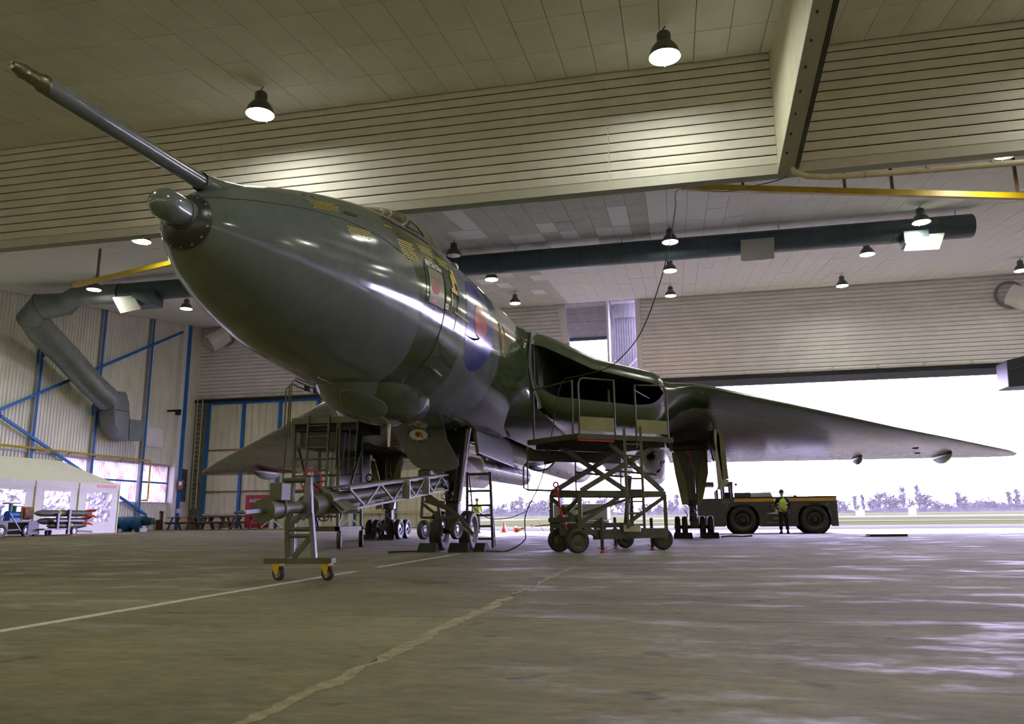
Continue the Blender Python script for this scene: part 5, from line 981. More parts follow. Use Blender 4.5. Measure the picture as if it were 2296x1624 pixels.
# ================================================================ TUG, TRAILER, PEOPLE, CONES
GZ = -.12; ty = 19.4
tg = thing('aircraft_tug', (8.0, 20.5, GZ), 'heavy dark grey aircraft tug with a yellow-ochre band and big wheels, under the port wing', 'vehicle')
arch = []
def ar(cx, cz, R, a0, a1, n=14): return [(cx + R * cos(radians(a0 + (a1 - a0) * k / n)), cz + R * sin(radians(a0 + (a1 - a0) * k / n))) for k in range(n + 1)]
wz = GZ + .585; w1, w2 = 7.05, 9.93
pr_ = [(5.05, .18), (5.05, 1.34), (6.68, 1.34), (6.7, 1.385), (10.83, 1.385), (10.83, .17), (10.58, .17)] + ar(w2, wz, .68, -18, 198) + [(9.2, .17), (7.75, .17)] + ar(w1, wz, .68, -18, 198)[0:] + [(6.3, .18)]
body = MB().poly([(x, ty, z) for x, z in pr_], (0, .12, 0)).poly([(x, ty + 2.3, z) for x, z in pr_], (0, .12, 0)).box(5.06, 10.82, ty + .1, ty + 2.32, 1.0, 1.36).box(5.06, 5.2, ty + .1, ty + 2.3, .2, 1.1).box(10.7, 10.82, ty + .1, ty + 2.3, .2, 1.1).box(7.7, 9.2, ty + .1, ty + 2.3, .3, 1.1).box(6.3, 10.6, ty + .75, ty + 1.6, .35, 1.0)
obj('body', body, M.tugp, tg); obj('yellow_band', MB().box(6.74, 10.82, ty - .012, ty, 1.20, 1.335), M.tugy, tg); obj('deck_edge', MB().box(6.68, 10.86, ty - .02, ty + 2.4, 1.36, 1.40), M.dark, tg)
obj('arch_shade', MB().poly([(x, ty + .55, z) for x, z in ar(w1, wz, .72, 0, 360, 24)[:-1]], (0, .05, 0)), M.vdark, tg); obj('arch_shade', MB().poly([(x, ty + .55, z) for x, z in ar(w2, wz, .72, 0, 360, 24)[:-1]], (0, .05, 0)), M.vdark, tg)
for cx in (w1, w2):
    for y in (ty + .24, ty + 2.2): wheel(tg, 'wheel', (cx, y, wz), .585, .42, (0, 1, 0), tread=5, hub=M.dark)
# cab frame
for x in (5.35, 6.05, 6.32, 6.66): obj('cab_pillar', MB().box(x - .05, x + .05, ty + .02, ty + .12, 1.34, 2.02).box(x - .05, x + .05, ty + 1.5, ty + 1.6, 1.34, 2.02), M.tugp, tg)
obj('cab_roof', MB().box(5.2, 6.72, ty - .02, ty + 1.65, 1.88, 2.05), M.tugp, tg, bevel=.02); obj('roof_trim', MB().box(5.2, 6.72, ty - .03, ty - .02, 2.03, 2.06), M.tugy, tg)
obj('cab_glazing_bar', MB().box(5.6, 5.62, ty + .03, ty + .06, 1.34, 1.85).box(5.85, 5.87, ty + .03, ty + .06, 1.34, 1.85), M.dark, tg); obj('seat', MB().box(6.38, 6.58, ty + .4, ty + .8, 1.3, 1.62), M.navy, tg)
obj('mirror', MB().tube([(6.68, ty - .05, 1.80), (6.80, ty - .1, 1.9)], .012, 6).lathe([(-.02, .055), (.02, .055), (.03, 0)], (6.84, ty - .1, 1.93), (0, 1, 0), 14), M.dark, tg)
obj('engine_hood', MB().box(6.78, 7.45, ty + .3, ty + 1.9, 1.40, 1.60), M.tugp, tg, bevel=.02); obj('hood_grille', MB().hexa([(7.45, ty + .3, 1.40), (8.35, ty + .3, 1.40), (8.35, ty + 1.9, 1.40), (7.45, ty + 1.9, 1.40), (7.45, ty + .35, 1.58), (8.28, ty + .35, 1.60), (8.28, ty + 1.85, 1.60), (7.45, ty + 1.85, 1.58)]), M.greysheet, tg)
for x in (6.42, 8.28, 10.45): obj('marker_lamp', MB().lathe([(0, .03), (.02, .03), (.025, 0)], (x, ty, 1.06), (0, -1, 0), 12), M.orange if x < 0 else M.txty, tg)
# emblem: delta aircraft silhouette over two lines of lettering, partly hidden behind the man
obj('emblem', MB().poly([(7.98, ty - .01, .70), (8.35, ty - .01, .77), (8.42, ty - .01, .90), (8.52, ty - .01, .80), (8.95, ty - .01, .70), (8.45, ty - .01, .67)], (0, .008, 0)), M.txtw, tg)
for k in range(3): obj('emblem_ray', MB().bar((8.24 + k * .07, ty - .008, .97 - k * .01), (8.36 + k * .03, ty - .008, .83), .022, .01), M.txtw, tg)
text('XH', (8.38, ty - .01, .50), .15, M.txtw, tg); mb = MB()
for k in range(13): mb.box(8.02 + k * .062, 8.065 + k * .062, ty - .012, ty - .004, .31, .36)
o = obj('small_lettering', mb, mat('faint_lettering_grey', (.25, .24, .25), .5, var=0), tg); o['kind'] = 'stuff'
mb = MB()
for k in range(7): mb.box(6.25 + k * .045, 6.285 + k * .045, ty - .01, ty - .004, 1.22, 1.25).box(6.25 + k * .045, 6.285 + k * .045, ty - .01, ty - .004, 1.16, 1.19)
o = obj('door_lettering', mb, bpy.data.materials['faint_lettering_grey'], tg); o['kind'] = 'stuff'
curve([(9.05, ty + .3, 1.42), (9.08, ty + .3, 1.6), (9.2, ty + .3, 1.74), (9.33, ty + .3, 1.66), (9.38, ty + .3, 1.42)], .012, 'hose_loop', M.dark, None, par=tg); curve([(7.9, ty + .1, 1.66), (8.2, ty + .1, 1.62), (8.7, ty + .1, 1.55), (9.1, ty + .2, 1.44), (9.3, ty + .2, 1.42)], .018, 'air_line', M.dark, None, par=tg)
obj('red_fitting', MB().lathe([(0, .08), (.04, .07), (.07, 0)], (9.25, ty + .35, 1.40), (0, 0, 1), 12), M.redst, tg)
# ---- ground power trailer seen through the scissor platform
gy = 23.0; gt = thing('power_trailer', (-.4, gy, -.12), 'grey boxy ground power trailer seen through the work platform frame', 'trailer')
def gp_(px, py, y=gy): return A(px, py, y)
x0, x1 = gp_(1234, 1150)[0], gp_(1362, 1150)[0]; z1 = gp_(1300, 1130)[2]; z0 = gp_(1300, 1182)[2]
obj('canopy_body', MB().box(x0, x1, gy, gy + 1.6, z0 + .32, z1), mat('trailer_grey', (.22, .22, .23), .5, var=.1), gt, bevel=.06); obj('chassis', MB().box(x0 + .1, x1 + .05, gy + .1, gy + 1.5, z0, z0 + .3), M.greysheet, gt)
for x in (x0 + .55, x1 - .4): wheel(gt, 'wheel', (x, gy + .1, .20), .32, .2, (0, 1, 0), hub=M.bare)
obj('draw_bar', MB().bar((x0 + .2, gy + .4, .32), (x0 - .85, gy + .2, .22), .06).ring((x0 - .95, gy + .2, .22), .06, .018, (0, 1, 0), 16, 6), M.redst, gt); obj('brake_lever', MB().bar((x0 - .5, gy + .2, .3), (x0 - .65, gy + .2, .52), .03).bar((x0 - .55, gy + .2, .2), (x0 - .35, gy + .2, .0), .03), M.dark, gt)
obj('emblem', MB().poly([(.0 + x0 + 1.1, gy - .01, .98), (x0 + 1.5, gy - .01, 1.03), (x0 + 1.35, gy - .01, 1.1), (x0 + 1.5, gy - .01, .97)], (0, .008, 0)).box(x0 + 1.25, x0 + 1.45, gy - .01, gy, .86, .92).box(x0 + 1.22, x0 + 1.5, gy - .01, gy, .78, .81), M.txtw, gt)
# ---- cones
def cone(x, y, label, lie=None):
    z = gz(x, y); c = thing('traffic_cone', (x, y, z), label, 'traffic cone', 'traffic cones by the doorway')
    obj('base', MB().box(x - .2, x + .2, y - .2, y + .2, z, z + .035), M.orange, c, bevel=.01); pf = [(0, .14), (.2, .105)]; b = obj('body', MB().lathe([(.03, .15), (.55, .03), (.56, 0)], (x, y, z), (0, 0, 1), 18), M.orange, c, True)
    obj('white_band', MB().lathe([(.20, .117), (.38, .077)], (x, y, z), (0, 0, 1), 18), M.white, b, True); return c
c_ = cone(-4.86, 26.4, 'orange and white traffic cone standing right of the man behind the step ladder'); c2 = cone(-4.2, 26.3, 'orange and white traffic cone lying on its side'); c2.rotation_euler = (0, radians(78), radians(-15)); c2.location.z += .12
# ---- people: skinned skeleton bodies, clothes as children
def skin_fig(name, J, E, R, m, parent, sub=2):
    me = bpy.data.meshes.new(name); off = wloc(parent) if parent else Vector((0, 0, 0)); me.from_pydata([Vector(p) - off for p in J], E, []); o = bpy.data.objects.new(name, me); COL.objects.link(o)
    if parent: o.parent = parent
    sm = o.modifiers.new('skin', 'SKIN'); sk = me.skin_vertices[0].data
    for i, r_ in enumerate(R): sk[i].radius = (r_, r_) if not hasattr(r_, '__len__') else r_
    sk[0].use_root = True; sm.use_smooth_shade = True; s = o.modifiers.new('sub', 'SUBSURF'); s.levels = sub; s.render_levels = sub; me.materials.append(m); return o
def person(x, y, H_, face, label, cloth, legm, vest, arms, capm):
    z = gz(x, y); k = H_ / 1.75; cf, sf = cos(face), sin(face)
    def T(a, b, c): a *= k; b *= k; return (x + a * cf - b * sf, y + a * sf + b * cf, z + c * k)   # a = to the figure's right, b = forward
    root = thing('person', (x, y, z), label, 'person')
    J = [T(0, 0, .95), T(0, -.01, 1.12), T(0, 0, 1.32), T(0, 0, 1.45), T(0, .01, 1.53), T(0, .03, 1.60), T(0, .02, 1.70)]; R = [.13 * k, .12 * k, .14 * k, .07 * k, .055 * k, .085 * k, .075 * k]; E = [(0, 1), (1, 2), (2, 3), (3, 4), (4, 5), (5, 6)]
    hands = []
    for s, (el, wr) in zip((-1, 1), arms):
        b = len(J); J += [T(s * .18, 0, 1.40), T(*el), T(*wr)]; R += [.06 * k, .045 * k, .032 * k]; E += [(2, b), (b, b + 1), (b + 1, b + 2)]
        # palm and five fingers
        e_, w_ = Vector(T(*el)), Vector(T(*wr)); d = (w_ - e_).normalized(); sd_ = d.cross(Vector((0, 0, 1))); sd_ = sd_.normalized() if sd_.length > .1 else Vector((1, 0, 0))
        pm = len(J); J.append(w_ + d * .07 * k); R.append(.03 * k); E.append((b + 2, pm))
        for fi, (o_, ln) in enumerate(((-.03, .065), (-.01, .08), (.01, .082), (.03, .07))):
            q1 = len(J); J += [w_ + d * .10 * k + sd_ * o_ * k, w_ + d * (.10 + ln * .6) * k + sd_ * o_ * k - Vector((0, 0, .012)), w_ + d * (.10 + ln) * k + sd_ * o_ * k - Vector((0, 0, .03))]; R += [.010 * k, .009 * k, .007 * k]; E += [(pm, q1), (q1, q1 + 1), (q1 + 1, q1 + 2)]
        q1 = len(J); J += [w_ + d * .05 * k - sd_ * .04 * k, w_ + d * .09 * k - sd_ * .055 * k]; R += [.011 * k, .009 * k]; E += [(b + 2, q1), (q1, q1 + 1)]
    for s in (-1, 1):
        b = len(J); J += [T(s * .10, 0, .88), T(s * .12, .01, .50), T(s * .13, -.02, .09), T(s * .14, .14, .04)]; R += [.085 * k, .055 * k, .04 * k, .035 * k]; E += [(0, b), (b, b + 1), (b + 1, b + 2), (b + 2, b + 3)]
    body_ = skin_fig('body', J, E, R, M.skin, root)
    # face
    for s in (-1, 1): obj('ear', MB().lathe([(-.012, 0), (-.01, .025 * k), (.01, .025 * k), (.012, 0)], T(s * .085, .0, 1.62), (cf, sf, 0), 10), M.skin, root, True); obj('eye', MB().lathe([(0, .012 * k), (.004, .008 * k), (.006, 0)], T(s * .032, .105, 1.635), (-sf, cf, 0), 8), M.navy, root)
    obj('nose', MB().poly([T(-.012, .10, 1.60), T(.012, .10, 1.60), T(0, .10, 1.64)], Vector((-sf, cf, 0)) * .03), M.skin, root); obj('mouth', MB().box(*[v for ab in zip(*[T(-.02, .105, 1.565), T(.02, .112, 1.572)]) for v in sorted(ab)]), M.redst, root)
    # trousers, boots, jacket, vest, cap
    JT = [T(0, 0, .98)]; RT = [.155 * k]; ET = []
    for s in (-1, 1): b = len(JT); JT += [T(s * .095, 0, .85), T(s * .12, .01, .50), T(s * .13, -.01, .13)]; RT += [.11 * k, .082 * k, .072 * k]; ET += [(0, b), (b, b + 1), (b + 1, b + 2)]
    skin_fig('trousers', JT, ET, RT, legm, root)
    for s in (-1, 1): obj('boot', MB().hexa([T(s * .13 - .05, -.08, 0), T(s * .13 + .05, -.08, 0), T(s * .14 + .05, .19, 0), T(s * .14 - .05, .19, 0), T(s * .13 - .045, -.07, .15), T(s * .13 + .045, -.07, .15), T(s * .14 + .04, .10, .08), T(s * .14 - .04, .10, .08)]), M.black, root, bevel=.02)
    JJ = [T(0, 0, .92), T(0, -.01, 1.12), T(0, 0, 1.33), T(0, 0, 1.46)]; RJ = [.165 * k, .155 * k, .165 * k, .08 * k]; EJ = [(0, 1), (1, 2), (2, 3)]
    for s, (el, wr) in zip((-1, 1), arms): b = len(JJ); JJ += [T(s * .19, 0, 1.40), T(*el), T(*lerp(el, wr, .88))]; RJ += [.078 * k, .062 * k, .05 * k]; EJ += [(2, b), (b, b + 1), (b + 1, b + 2)]
    jk = skin_fig('jacket', JJ, EJ, RJ, cloth, root)
    if vest:
        skin_fig('vest', [T(0, 0, .90), T(0, -.01, 1.12), T(0, 0, 1.34), T(-.11, 0, 1.44), T(.11, 0, 1.44)], [(0, 1), (1, 2), (2, 3), (2, 4)], [.185 * k, .175 * k, .185 * k, .085 * k, .085 * k], vest, root)
    for zz in (1.05, 1.2): obj('reflective_band', MB().grid([[T(.215 * cos(a) * (1 if vest else .96), .19 * sin(a), zz + dz) for a in [2 * pi * j / 24 for j in range(24)]] for dz in (0, .05)], True), M.band, root, True)
    obj('cap', MB().lathe([(0, .098 * k), (.04, .10 * k), (.10, .085 * k), (.135, .045 * k), (.14, 0)], T(0, .015, 1.65), (0, 0, 1), 18), capm, root, True); return root
person(8.60, 18.75, 1.76, .1, 'person in a yellow vest over navy clothes standing by the tug, seen from behind', M.navy, M.navy, M.hivis, (((-.25, .1, 1.2), (-.22, .28, 1.32)), ((.27, .02, 1.15), (.24, .14, .95))), M.navy)
person(-5.85, 24.4, 1.74, -.1, 'person in a bright yellow jacket seen from behind beyond the step ladder', M.hivis, M.cloth, None, (((-.24, .06, 1.15), (-.16, .25, 1.12)), ((.24, .06, 1.15), (.16, .25, 1.12))), M.rust)
person(-6.5, 22.6, 1.70, .6, 'person in a yellow jacket half hidden behind the nose leg', M.hivis, M.navy, None, (((-.24, .03, 1.15), (-.2, .15, .95)), ((.24, .03, 1.15), (.2, .15, .95))), M.navy)
# ---- flat plate on the floor at the right
fpn = thing('floor_plate', (10.2, 9.4, .0), 'low dark steel tray lying alone on the floor under the port wing', 'tray'); obj('tray', MB().box(9.75, 10.75, 9.1, 9.6, 0, .07), M.dark, fpn, bevel=.01); obj('tray_rim', MB().box(9.65, 9.75, 9.15, 9.55, .02, .08), M.silver, fpn)
# ================================================================ LEFT-HAND SIDE: tent, trolleys, tables
tx = -21.5; tn = thing('marquee', (-23.2, 13.5, .12), 'cream and white marquee tent with clear plastic windows at the far left', 'tent')
ty0, ty1, ez, rz, rx = 7.0, 17.25, 2.36, 3.42, -23.2; fz = .12
obj('roof', MB().add([(tx, ty0, ez), (tx, ty1, ez), (rx, ty1 - 1.9, rz), (rx, ty0 + 1.9, rz), (2 * rx - tx, ty1, ez), (2 * rx - tx, ty0, ez)], [(0, 1, 2, 3), (1, 4, 2), (4, 5, 3, 2), (5, 0, 3)]), M.canvas, tn)
obj('valance', MB().box(tx - .02, tx + .02, ty0, ty1 + .02, ez - .26, ez + .01).box(2 * rx - tx, tx, ty1 - .02, ty1 + .02, ez - .26, ez + .01), M.canvasw, tn)
vx = [7.0, 9.9, 12.3, 14.7, 17.25]; M.clear = mat('crumpled_clear_plastic', (.50, .48, .58), .18, .25, var=.35, scale=4, bump=1.0, bscale=6)
for i in range(4):
    a, b = vx[i], vx[i + 1]; m_ = .48; pn = obj('side_panel', MB().box(tx - .03, tx, a + .02, b - .02, fz, ez - .2), M.canvasw, tn)
    n = 14; G = [[(tx + .012 + rng.uniform(-.02, .02), a + m_ + (b - a - 2 * m_) * i_ / n, fz + .55 + (ez - .95 - fz) * j_ / n) for j_ in range(n + 1)] for i_ in range(n + 1)]; obj('window', MB().grid(G), M.clear, pn, True)
    obj('pole_seam', MB().bar((tx + .03, a, fz), (tx + .03, a, ez), .05), M.canvas, tn)
obj('end_panel', MB().box(2 * rx - tx, tx, ty1 - .01, ty1, fz, ez - .2), M.canvasw, tn); obj('corner_seam', MB().bar((tx + .01, ty1, fz), (tx + .01, ty1, ez), .06), M.canvas, tn)
obj('red_label', MB().box(tx + .021, tx + .028, 15.75, 17.0, 2.20, 2.32), mat('label_red', (.70, .20, .18), .5, var=0), tn); mb = MB()
for k in range(12): mb.box(tx + .029, tx + .032, 15.85 + k * .09, 15.9 + k * .09, 2.235, 2.285)
o = obj('label_lettering', mb, M.white, tn); o['kind'] = 'stuff'
# flat-bed trolley with compressor and hose reel (beside the tent)
def lp(px, py, x=-19.6): return L(px, py, x)
ft = thing('flatbed_trolley', (-19.6, 9.8, .12), 'grey flat-bed trolley with small wheels at the far left, before the tent', 'trolley')
yb0, yb1 = lp(-60, 1165)[1], lp(88, 1165)[1]; zb_ = lp(60, 1168)[2]; fzz = .11
obj('bed', MB().box(-20.5, -19.6, yb0, yb1, zb_ - .06, zb_), mat('trolley_blue_grey', (.16, .16, .24), .5, var=.15), ft); obj('end_board', MB().box(-20.5, -19.58, yb1 - .5, yb1, fzz + .1, zb_), bpy.data.materials['trolley_blue_grey'], ft)
for px in (4, 62): c = lp(px, 1190); wheel(ft, 'wheel', (-19.65, c[1], fzz + .24), .24, .12, (1, 0, 0), hub=M.rim)
c = lp(32, 1190); wheel(ft, 'wheel', (-20.2, c[1], fzz + .24), .24, .12, (1, .3, 0), hub=M.dark); obj('axle', MB().bar((-19.7, yb0 + 1, fzz + .25), (-19.7, yb1 - .6, fzz + .3), .05), M.dark, ft)
cm = thing('compressor', tuple(lp(35, 1163)), 'small blue and green compressor with black top standing on the flat-bed trolley', 'machine'); a = lp(22, 1163); b = lp(46, 1163); zz = zb_
obj('motor', MB().lathe([(0, .0), (0, .14), (.5, .14), (.5, 0)], (-19.75, a[1], zz + .22), (0, 1, 0), 16), M.blue, cm, True); obj('base', MB().box(-19.9, -19.6, a[1], b[1], zz, zz + .1), M.blue, cm); obj('column', MB().box(-19.78, -19.70, a[1] + .08, a[1] + .18, zz + .1, zz + .62), mat('teal_paint', (.01, .2, .14), .5, var=0), cm); obj('handle_top', MB().box(-19.9, -19.6, a[1] - .1, a[1] + .45, zz + .62, zz + .66), M.dark, cm); obj('engine', MB().box(-19.85, -19.62, a[1] + .25, b[1] + .05, zz + .3, zz + .55), M.bare, cm, bevel=.03)
hr = thing('hose_reel', tuple(lp(62, 1163)), 'red hose reel with a dark hose in a yellow frame on the flat-bed trolley', 'reel'); c = lp(62, 1148)
obj('flange', MB().lathe([(0, .26), (.03, .26), (.03, 0)], (-19.75, c[1] - .18, zz + .28), (.3, -.95, 0), 22), mat('pink_red_enamel', (.6, .1, .14), .4, var=0), hr, True); obj('hose_coil', MB().lathe([(-.16, .0), (-.15, .2)] + [(-.15 + .04 * k, .22 + .012 * (k % 2)) for k in range(9)] + [(.18, 0)], (-19.7, c[1], zz + .26), (.2, 1, 0), 22), M.rust, hr, True); obj('frame', MB().tube([(-19.6, c[1] - .25, zz), (-19.6, c[1] - .25, zz + .5), (-19.6, c[1] + .2, zz + .5), (-19.6, c[1] + .27, zz + .42), (-19.6, c[1] + .27, zz)], .02, 8), M.yellow, hr, True)
pc_ = thing('pump_unit', tuple(lp(0, 1163)), 'blue pump unit at the left edge on the flat-bed trolley', 'machine'); c = lp(-2, 1150); obj('casing', MB().box(-19.9, -19.6, c[1] - .4, c[1] + .12, zz, zz + .42), M.blue, pc_, bevel=.03); obj('lid', MB().box(-19.9, -19.6, c[1] - .4, c[1] + .12, zz + .43, zz + .5), M.dark, pc_); obj('outlet', MB().ring((-19.58, c[1] - .05, zz + .2), .08, .02, (1, 0, 0), 16, 6), M.white, pc_)
# stores trolley carrying long olive cylinders with red fins
bt = thing('stores_trolley', (-19.3, 13.0, .12), 'long low grey stores trolley with white wheels in front of the tent', 'trolley'); y0_, y1_ = lp(97, 1190, -19.3)[1], lp(185, 1190, -19.3)[1]
obj('chassis', MB().box(-19.8, -19.25, y0_, y1_ - .6, .36, .42).box(-19.8, -19.25, y1_ - 1.6, y1_, .68, .74), M.greyblue, bt)
for px in (127, 152): c = lp(px, 1175, -19.3); obj('upright', MB().box(-19.32, -19.22, c[1] - .05, c[1] + .05, .2 if px > 140 else .4, 1.15 if px > 140 else 1.0), M.greyblue, bt)
for px in (163,): c = lp(px, 1190, -19.3); wheel(bt, 'wheel', (-19.25, c[1], fzz + .19), .19, .1, (1, .1, 0), hub=M.white)
for px in (100, 128): c = lp(px, 1190, -19.3); wheel(bt, 'wheel', (-19.7, c[1], fzz + .16), .16, .1, (1, .1, 0), hub=M.dark)
obj('sloping_stay', MB().bar((-19.25, lp(153, 0, -19.3)[1], 1.0), (-19.25, lp(178, 0, -19.3)[1], .35), .04), M.greyblue, bt); obj('draw_bar', MB().bar((-19.3, y1_ - .3, .3), (-19.3, y1_ + .5, .26), .08), M.dark, bt)
for q_, (zz_, dyy, xx, lb) in enumerate(((1.0, 0, -19.45, 'upper olive cylindrical store with orange-red tail fins on the grey trolley'), (.70, -.1, -19.6, 'lower olive cylindrical store with red tail fins on the grey trolley'), (.52, -.6, -19.4, 'dark green cylindrical store lying lowest on the grey trolley'))):
    s0 = lp(78 + q_ * 14, 1165, -19.4)[1]; s1 = lp(205 + dyy * 20, 1165, -19.4)[1]; s_ = thing('cylindrical_store', (xx, (s0 + s1) / 2, zz_), lb, 'munition', 'cylindrical stores on the trolley')
    obj('casing', MB().lathe([(0, .02), (.15, .09), (.4, .13), (s1 - s0 - .5, .13), (s1 - s0, .06), (s1 - s0 + .01, 0)], (xx, s0, zz_), (0, 1, 0), 18), M.olived if q_ == 2 else M.olive, s_, True)
    if q_ < 2:
        for k in range(4): a_ = radians(45 + 90 * k); obj('tail_fin', MB().poly([(xx + .06 * cos(a_), s1 - .35, zz_ + .06 * sin(a_)), (xx + .1 * cos(a_), s1 + .1, zz_ + .1 * sin(a_)), (xx + .26 * cos(a_), s1 + .2, zz_ + .26 * sin(a_)), (xx + .15 * cos(a_), s1 - .3, zz_ + .15 * sin(a_))], (0.012, 0, .012)), mat('fin_red', (.55, .06, .03), .5, var=0), s_)
    obj('yellow_ring', MB().lathe([(0, .133), (.1, .133)], (xx, s0 + 1.1, zz_), (0, 1, 0), 18), M.yellow, s_)
bd_ = [tuple(Z(50, 1203, .13)), tuple(Z(175, 1199, .13)), tuple(Z(185, 1201, .13)), tuple(Z(60, 1206, .13))]; tag(obj('timber_plank', MB().poly([(-21.3, 11.0, .12), (-18.7, 11.3, .12), (-18.4, 14.6, .12), (-19.0, 15.6, .12), (-20, 15, .12)][0:3] + [(-18.9, 14.2, .12)], (0, 0, .05)), mat('red_brown_board', (.30, .10, .06), .6, var=.3)), 'red-brown board lying flat on the floor before the grey trolley', 'board')
# blue tarpaulin-covered object, benches and picnic tables
by = 19.6; g0 = A(258, 1165, by)[0]; g1 = A(349, 1170, by)[0]; bo = thing('covered_boat', ((g0 + g1) / 2, by, .14), 'long pointed dark teal hull half under a blue tarpaulin beside the tent', 'boat')
obj('hull', MB().lathe([(0, .05), (.1, .16), (.5, .24), (1.6, .24), (2.2, .16), (g1 - g0 - .05, .06), (g1 - g0, 0)], (g0, by, .66), (1, 0, 0), 20), mat('dark_teal_gloss', (.01, .05, .07), .3, var=.05), bo, True)
Gt = [[(g0 + 1.75 * i / 18, by + (.33 + .03 * sin(i * 1.9 + j)) * cos(a), .62 + .30 * sin(a) + .015 * sin(i * 1.7 + a * 3) if sin(a) > 0 else .62 + sin(a) * (.42 + .12 * sin(.9 * i + 1) + .04 * sin(2.3 * i))) for j, a in enumerate([pi * 1.35 - pi * 1.7 * j / 24 for j in range(25)])] for i in range(19)]
obj('tarpaulin', MB().grid(Gt), M.tarp, bo, True); obj('cradle', MB().box(g0 + .6, g0 + .68, by - .25, by + .25, .14, .45), M.greysheet, bo); obj('cradle', MB().box(g0 + 1.6, g0 + 1.68, by - .25, by + .25, .14, .45), M.greysheet, bo)
bn = thing('garden_bench', (-27.0 + 2.2, 26.2, .15), 'carved brown wooden garden bench behind the blue tarpaulin', 'bench'); b0 = A(308, 1160, 25.9)[0]; b1 = A(352, 1160, 25.9)[0]
for x in (b0, b1): obj('leg', MB().box(x - .04, x + .04, 25.9, 26.4, .15, .75).box(x - .04, x + .04, 26.35, 26.43, .15, 1.25), M.wood, bn)
obj('top_rail', MB().poly([(b0, 26.38, 1.12), (b1, 26.38, 1.12), (b1, 26.38, 1.24), (b1 - .35, 26.38, 1.30), ((b0 + b1) / 2, 26.38, 1.36), (b0 + .35, 26.38, 1.30), (b0, 26.38, 1.24)], (0, .05, 0)), M.wood, bn)
for k in range(9): x = b0 + .1 + (b1 - b0 - .2) * k / 8; obj('slat', MB().box(x - .03, x + .03, 26.38, 26.41, .6, 1.14), M.wood, bn)
for k in range(4): obj('seat_slat', MB().box(b0, b1, 25.92 + k * .11, 26.01 + k * .11, .55, .58), M.wood, bn)
tag(None, None, None) if False else None
def picnic(x, y, label):
    z = gz(x, y); t = thing('picnic_table', (x, y, z), label, 'table', 'picnic tables along the doors'); w_ = .85
    for k in range(4): obj('top_plank', MB().box(x - w_, x + w_, y - .36 + k * .18, y - .20 + k * .18, z + .70, z + .74), M.wood, t)
    for s in (-1, 1):
        for k in range(2): obj('seat_plank', MB().box(x - w_, x + w_, y + s * .72 - .13 + k * .14, y + s * .72 + k * .14, z + .42, z + .46), M.wood, t)
        for q in (-.6, .6): obj('leg', MB().bar((x + q, y + s * .2, z + .70), (x + q, y + s * .62, z), .07, .09), M.wood, t)
        # end view crossing struts
        obj('strut', MB().bar((x + s * .25, y, z + .70), (x + s * .58, y, z + .38), .05, .08), M.wood, t)
    for q in (-.6, .6): obj('bearer', MB().box(x + q - .03, x + q + .03, y - .85, y + .85, z + .34, z + .42), M.wood, t)
    return t
pt0 = picnic(-24.2, 26.3, 'brown picnic table in the corner before the blue column, leftmost of the row'); 
for (x, lb) in ((-22.2, 'brown picnic table second from the corner column'), (-20.3, 'brown picnic table nearest the red door, at the right end of the row')): dup(pt0, (x, 26.5, gz(x, 26.5)), 0, lb)
dup(pt0, (-23.2, 28.2, gz(-23.2, 28.2)), 0, 'brown picnic table in the back row, against the closed hangar doors')
cs = cone(XL + .7, 22.9, 'small orange cone standing behind the blue tarpaulin by the left wall'); cs.location.z += .0; cs.scale = (.6, .6, .6)
# camera/projector unit on the door head seen under the nose
pj_ = thing('floodlight', (-17.3, 28.6, 8.6), 'white double floodlight unit on the door head below the aircraft nose', 'floodlight'); obj('bracket_box', MB().box(-18.0, -17.3, 28.4, 29.15, 8.35, 9.0), M.cladw, pj_, bevel=.03); obj('lamp_head', MB().box(-17.25, -16.85, 28.2, 28.7, 8.3, 8.7), M.dark, pj_, bevel=.04); obj('lamp_head', MB().box(-17.85, -17.55, 28.2, 28.45, 8.45, 8.8), M.dark, pj_, bevel=.04)
tl = tag(obj('tannoy_lamp', MB().box(XL - .0, XL + .9, 26.2, 26.32, 7.2, 7.32).box(XL + .6, XL + .85, 26.15, 26.35, 6.98, 7.2), M.dark), 'small bracket light sticking out high on the left wall beside the corner column', 'lamp')
# ================================================================ AIRFIELD
M.tree = mat('winter_trees', (.012, .012, .012), .95, var=.2, scale=.2)
def treemesh(seed, tall):
    # a bare winter tree: trunk, limbs and a haze of twigs, unit height
    r = random.Random(seed); mb = MB(); mb.tube([(0, 0, 0), (0, 0, .9)], [.022, .004], 5); W = .16 if tall else .42
    for k in range(46):
        z0 = r.uniform(.12, .75); a = r.uniform(0, 2 * pi); ln = W * r.uniform(.5, 1.) * (1 - .5 * z0); up_ = r.uniform(.5, 1.2) * ln + (.12 if tall else .06); t_ = Vector((cos(a) * ln, sin(a) * ln, z0 + up_)); t_.z = min(t_.z, 1); b_ = Vector((0, 0, z0)); mb.tube([b_, b_.lerp(t_, .6) + Vector((0, 0, -.02)), t_], [.009, .006, .002], 3)
        for q in range(7):
            m_ = b_.lerp(t_, r.uniform(.35, 1)); e_ = m_ + Vector((r.uniform(-1, 1), r.uniform(-1, 1), r.uniform(-.1, 1.1))) * .11; s_ = Vector((r.uniform(-1, 1), r.uniform(-1, 1), r.uniform(-.5, .5))) * .035; mb.add([m_ - s_, m_ + s_, e_ + s_ * .8, e_ - s_ * .6], [(0, 1, 2, 3)])
    me = mb.mesh('crown'); me.materials.append(M.tree); return me
TM = [treemesh(k, k % 3 == 2) for k in range(6)]; trm = MB().tube([(0, 0, -.1), (0, 0, .5)], [.05, .03], 6).mesh('trunk'); trm.materials.append(M.tree)
r = random.Random(11); kk = 0
spots = []
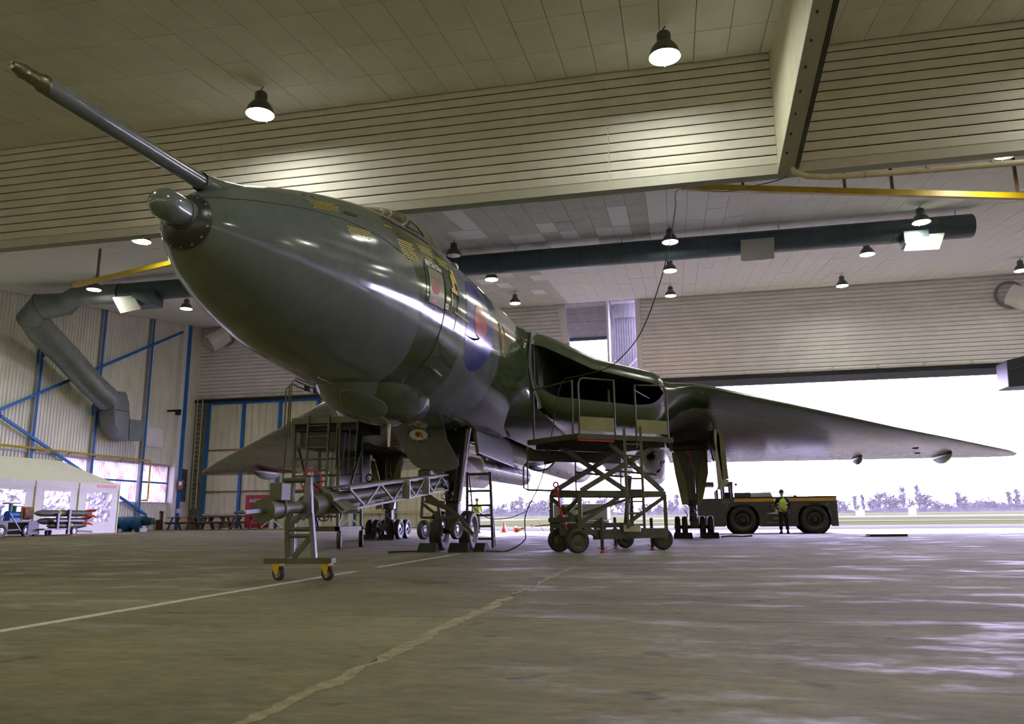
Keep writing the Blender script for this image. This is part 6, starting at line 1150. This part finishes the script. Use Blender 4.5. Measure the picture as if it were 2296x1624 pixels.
for px in range(1095, 2330, 13):
    if 1570 < px < 1870: continue
    spots.append((px + r.uniform(-6, 6), r.uniform(500, 620)))
kinds = ['round-crowned', 'broad', 'tall narrow', 'low bushy', 'spreading', 'slender tapering']
for i, (px, yd_) in enumerate(spots):
    base = A(px, 1150, yd_); x = base[0]; z = gz(x, yd_) - .3; tall = (i * 7 + 3) % 9 in (0, 4); h = (r.uniform(13, 17) if tall else r.uniform(7.5, 11.5)) * (1.15 if 1960 < px < 2080 or 1150 < px < 1400 else .85); w_ = h * (1.5 if not tall else .9)
    t = thing('tree', (x, yd_, z), 'distant hazy %s tree on the far horizon' % ('tall narrow' if tall else 'low bushy'), 'tree', 'trees on the far side of the airfield')
    c = piece('crown', TM[(2 if r.random() < .5 else 5) if tall else r.choice((0, 1, 3, 4))], (x, yd_, z), t); c.scale = (w_, w_, h); c.rotation_euler.z = r.uniform(0, 6); k_ = piece('trunk', trm, (x, yd_, z), t); k_.scale = (h * .5, h * .5, h)
# continuous low hedge behind the trees
hb = MB(); r = random.Random(2)
G = []
for i in range(520): x = -330 + 2.1 * i; h_ = 7.5 + 1.6 * sin(x * .031) + 1.1 * sin(x * .11 + 2); G.append([(x, 640, -1), (x, 638, h_ * .75 + r.uniform(-.5, .5)), (x, 646, h_ + r.uniform(-.9, .9)), (x, 665, -1)])
tag(obj('distant_hedgerow', hb.grid(G), M.tree), 'continuous hazy hedgerow along the horizon', 'hedge', None, 'stuff')
for (px, py, s_, lb) in ((1925, 1154, .55, 'small white hut far off on the airfield, left of its neighbour'), (1934, 1152, .6, 'small white hut far off on the airfield, right of its neighbour'), (2048, 1158, .9, 'pale lattice marker board standing on the airfield grass')):
    p = A(px, py, 240); tag(obj('airfield_hut' if px < 2000 else 'marker_board', MB().box(p[0] - s_, p[0] + s_, 240, 241, gz(p[0], 240), gz(p[0], 240) + (1.5 if px < 2000 else 2.2)), M.white), lb, 'hut' if px < 2000 else 'sign')
# haze over the airfield
hz = bpy.data.materials.new('morning_haze'); hz.use_nodes = True; N, K = nt(hz); N.remove(N['Principled BSDF']); v_ = N.new('ShaderNodeVolumeScatter'); v_.inputs['Color'].default_value = (.97, .97, 1, 1); v_.inputs['Density'].default_value = .00007; v_.inputs['Anisotropy'].default_value = .2; K.new(v_.outputs[0], N['Material Output'].inputs['Volume'])
hzo = obj('airfield_haze', MB().box(-900, 1100, 48, 1100, -2, 60), hz); tag(hzo, 'thin winter haze over the airfield', 'haze', None, 'stuff')
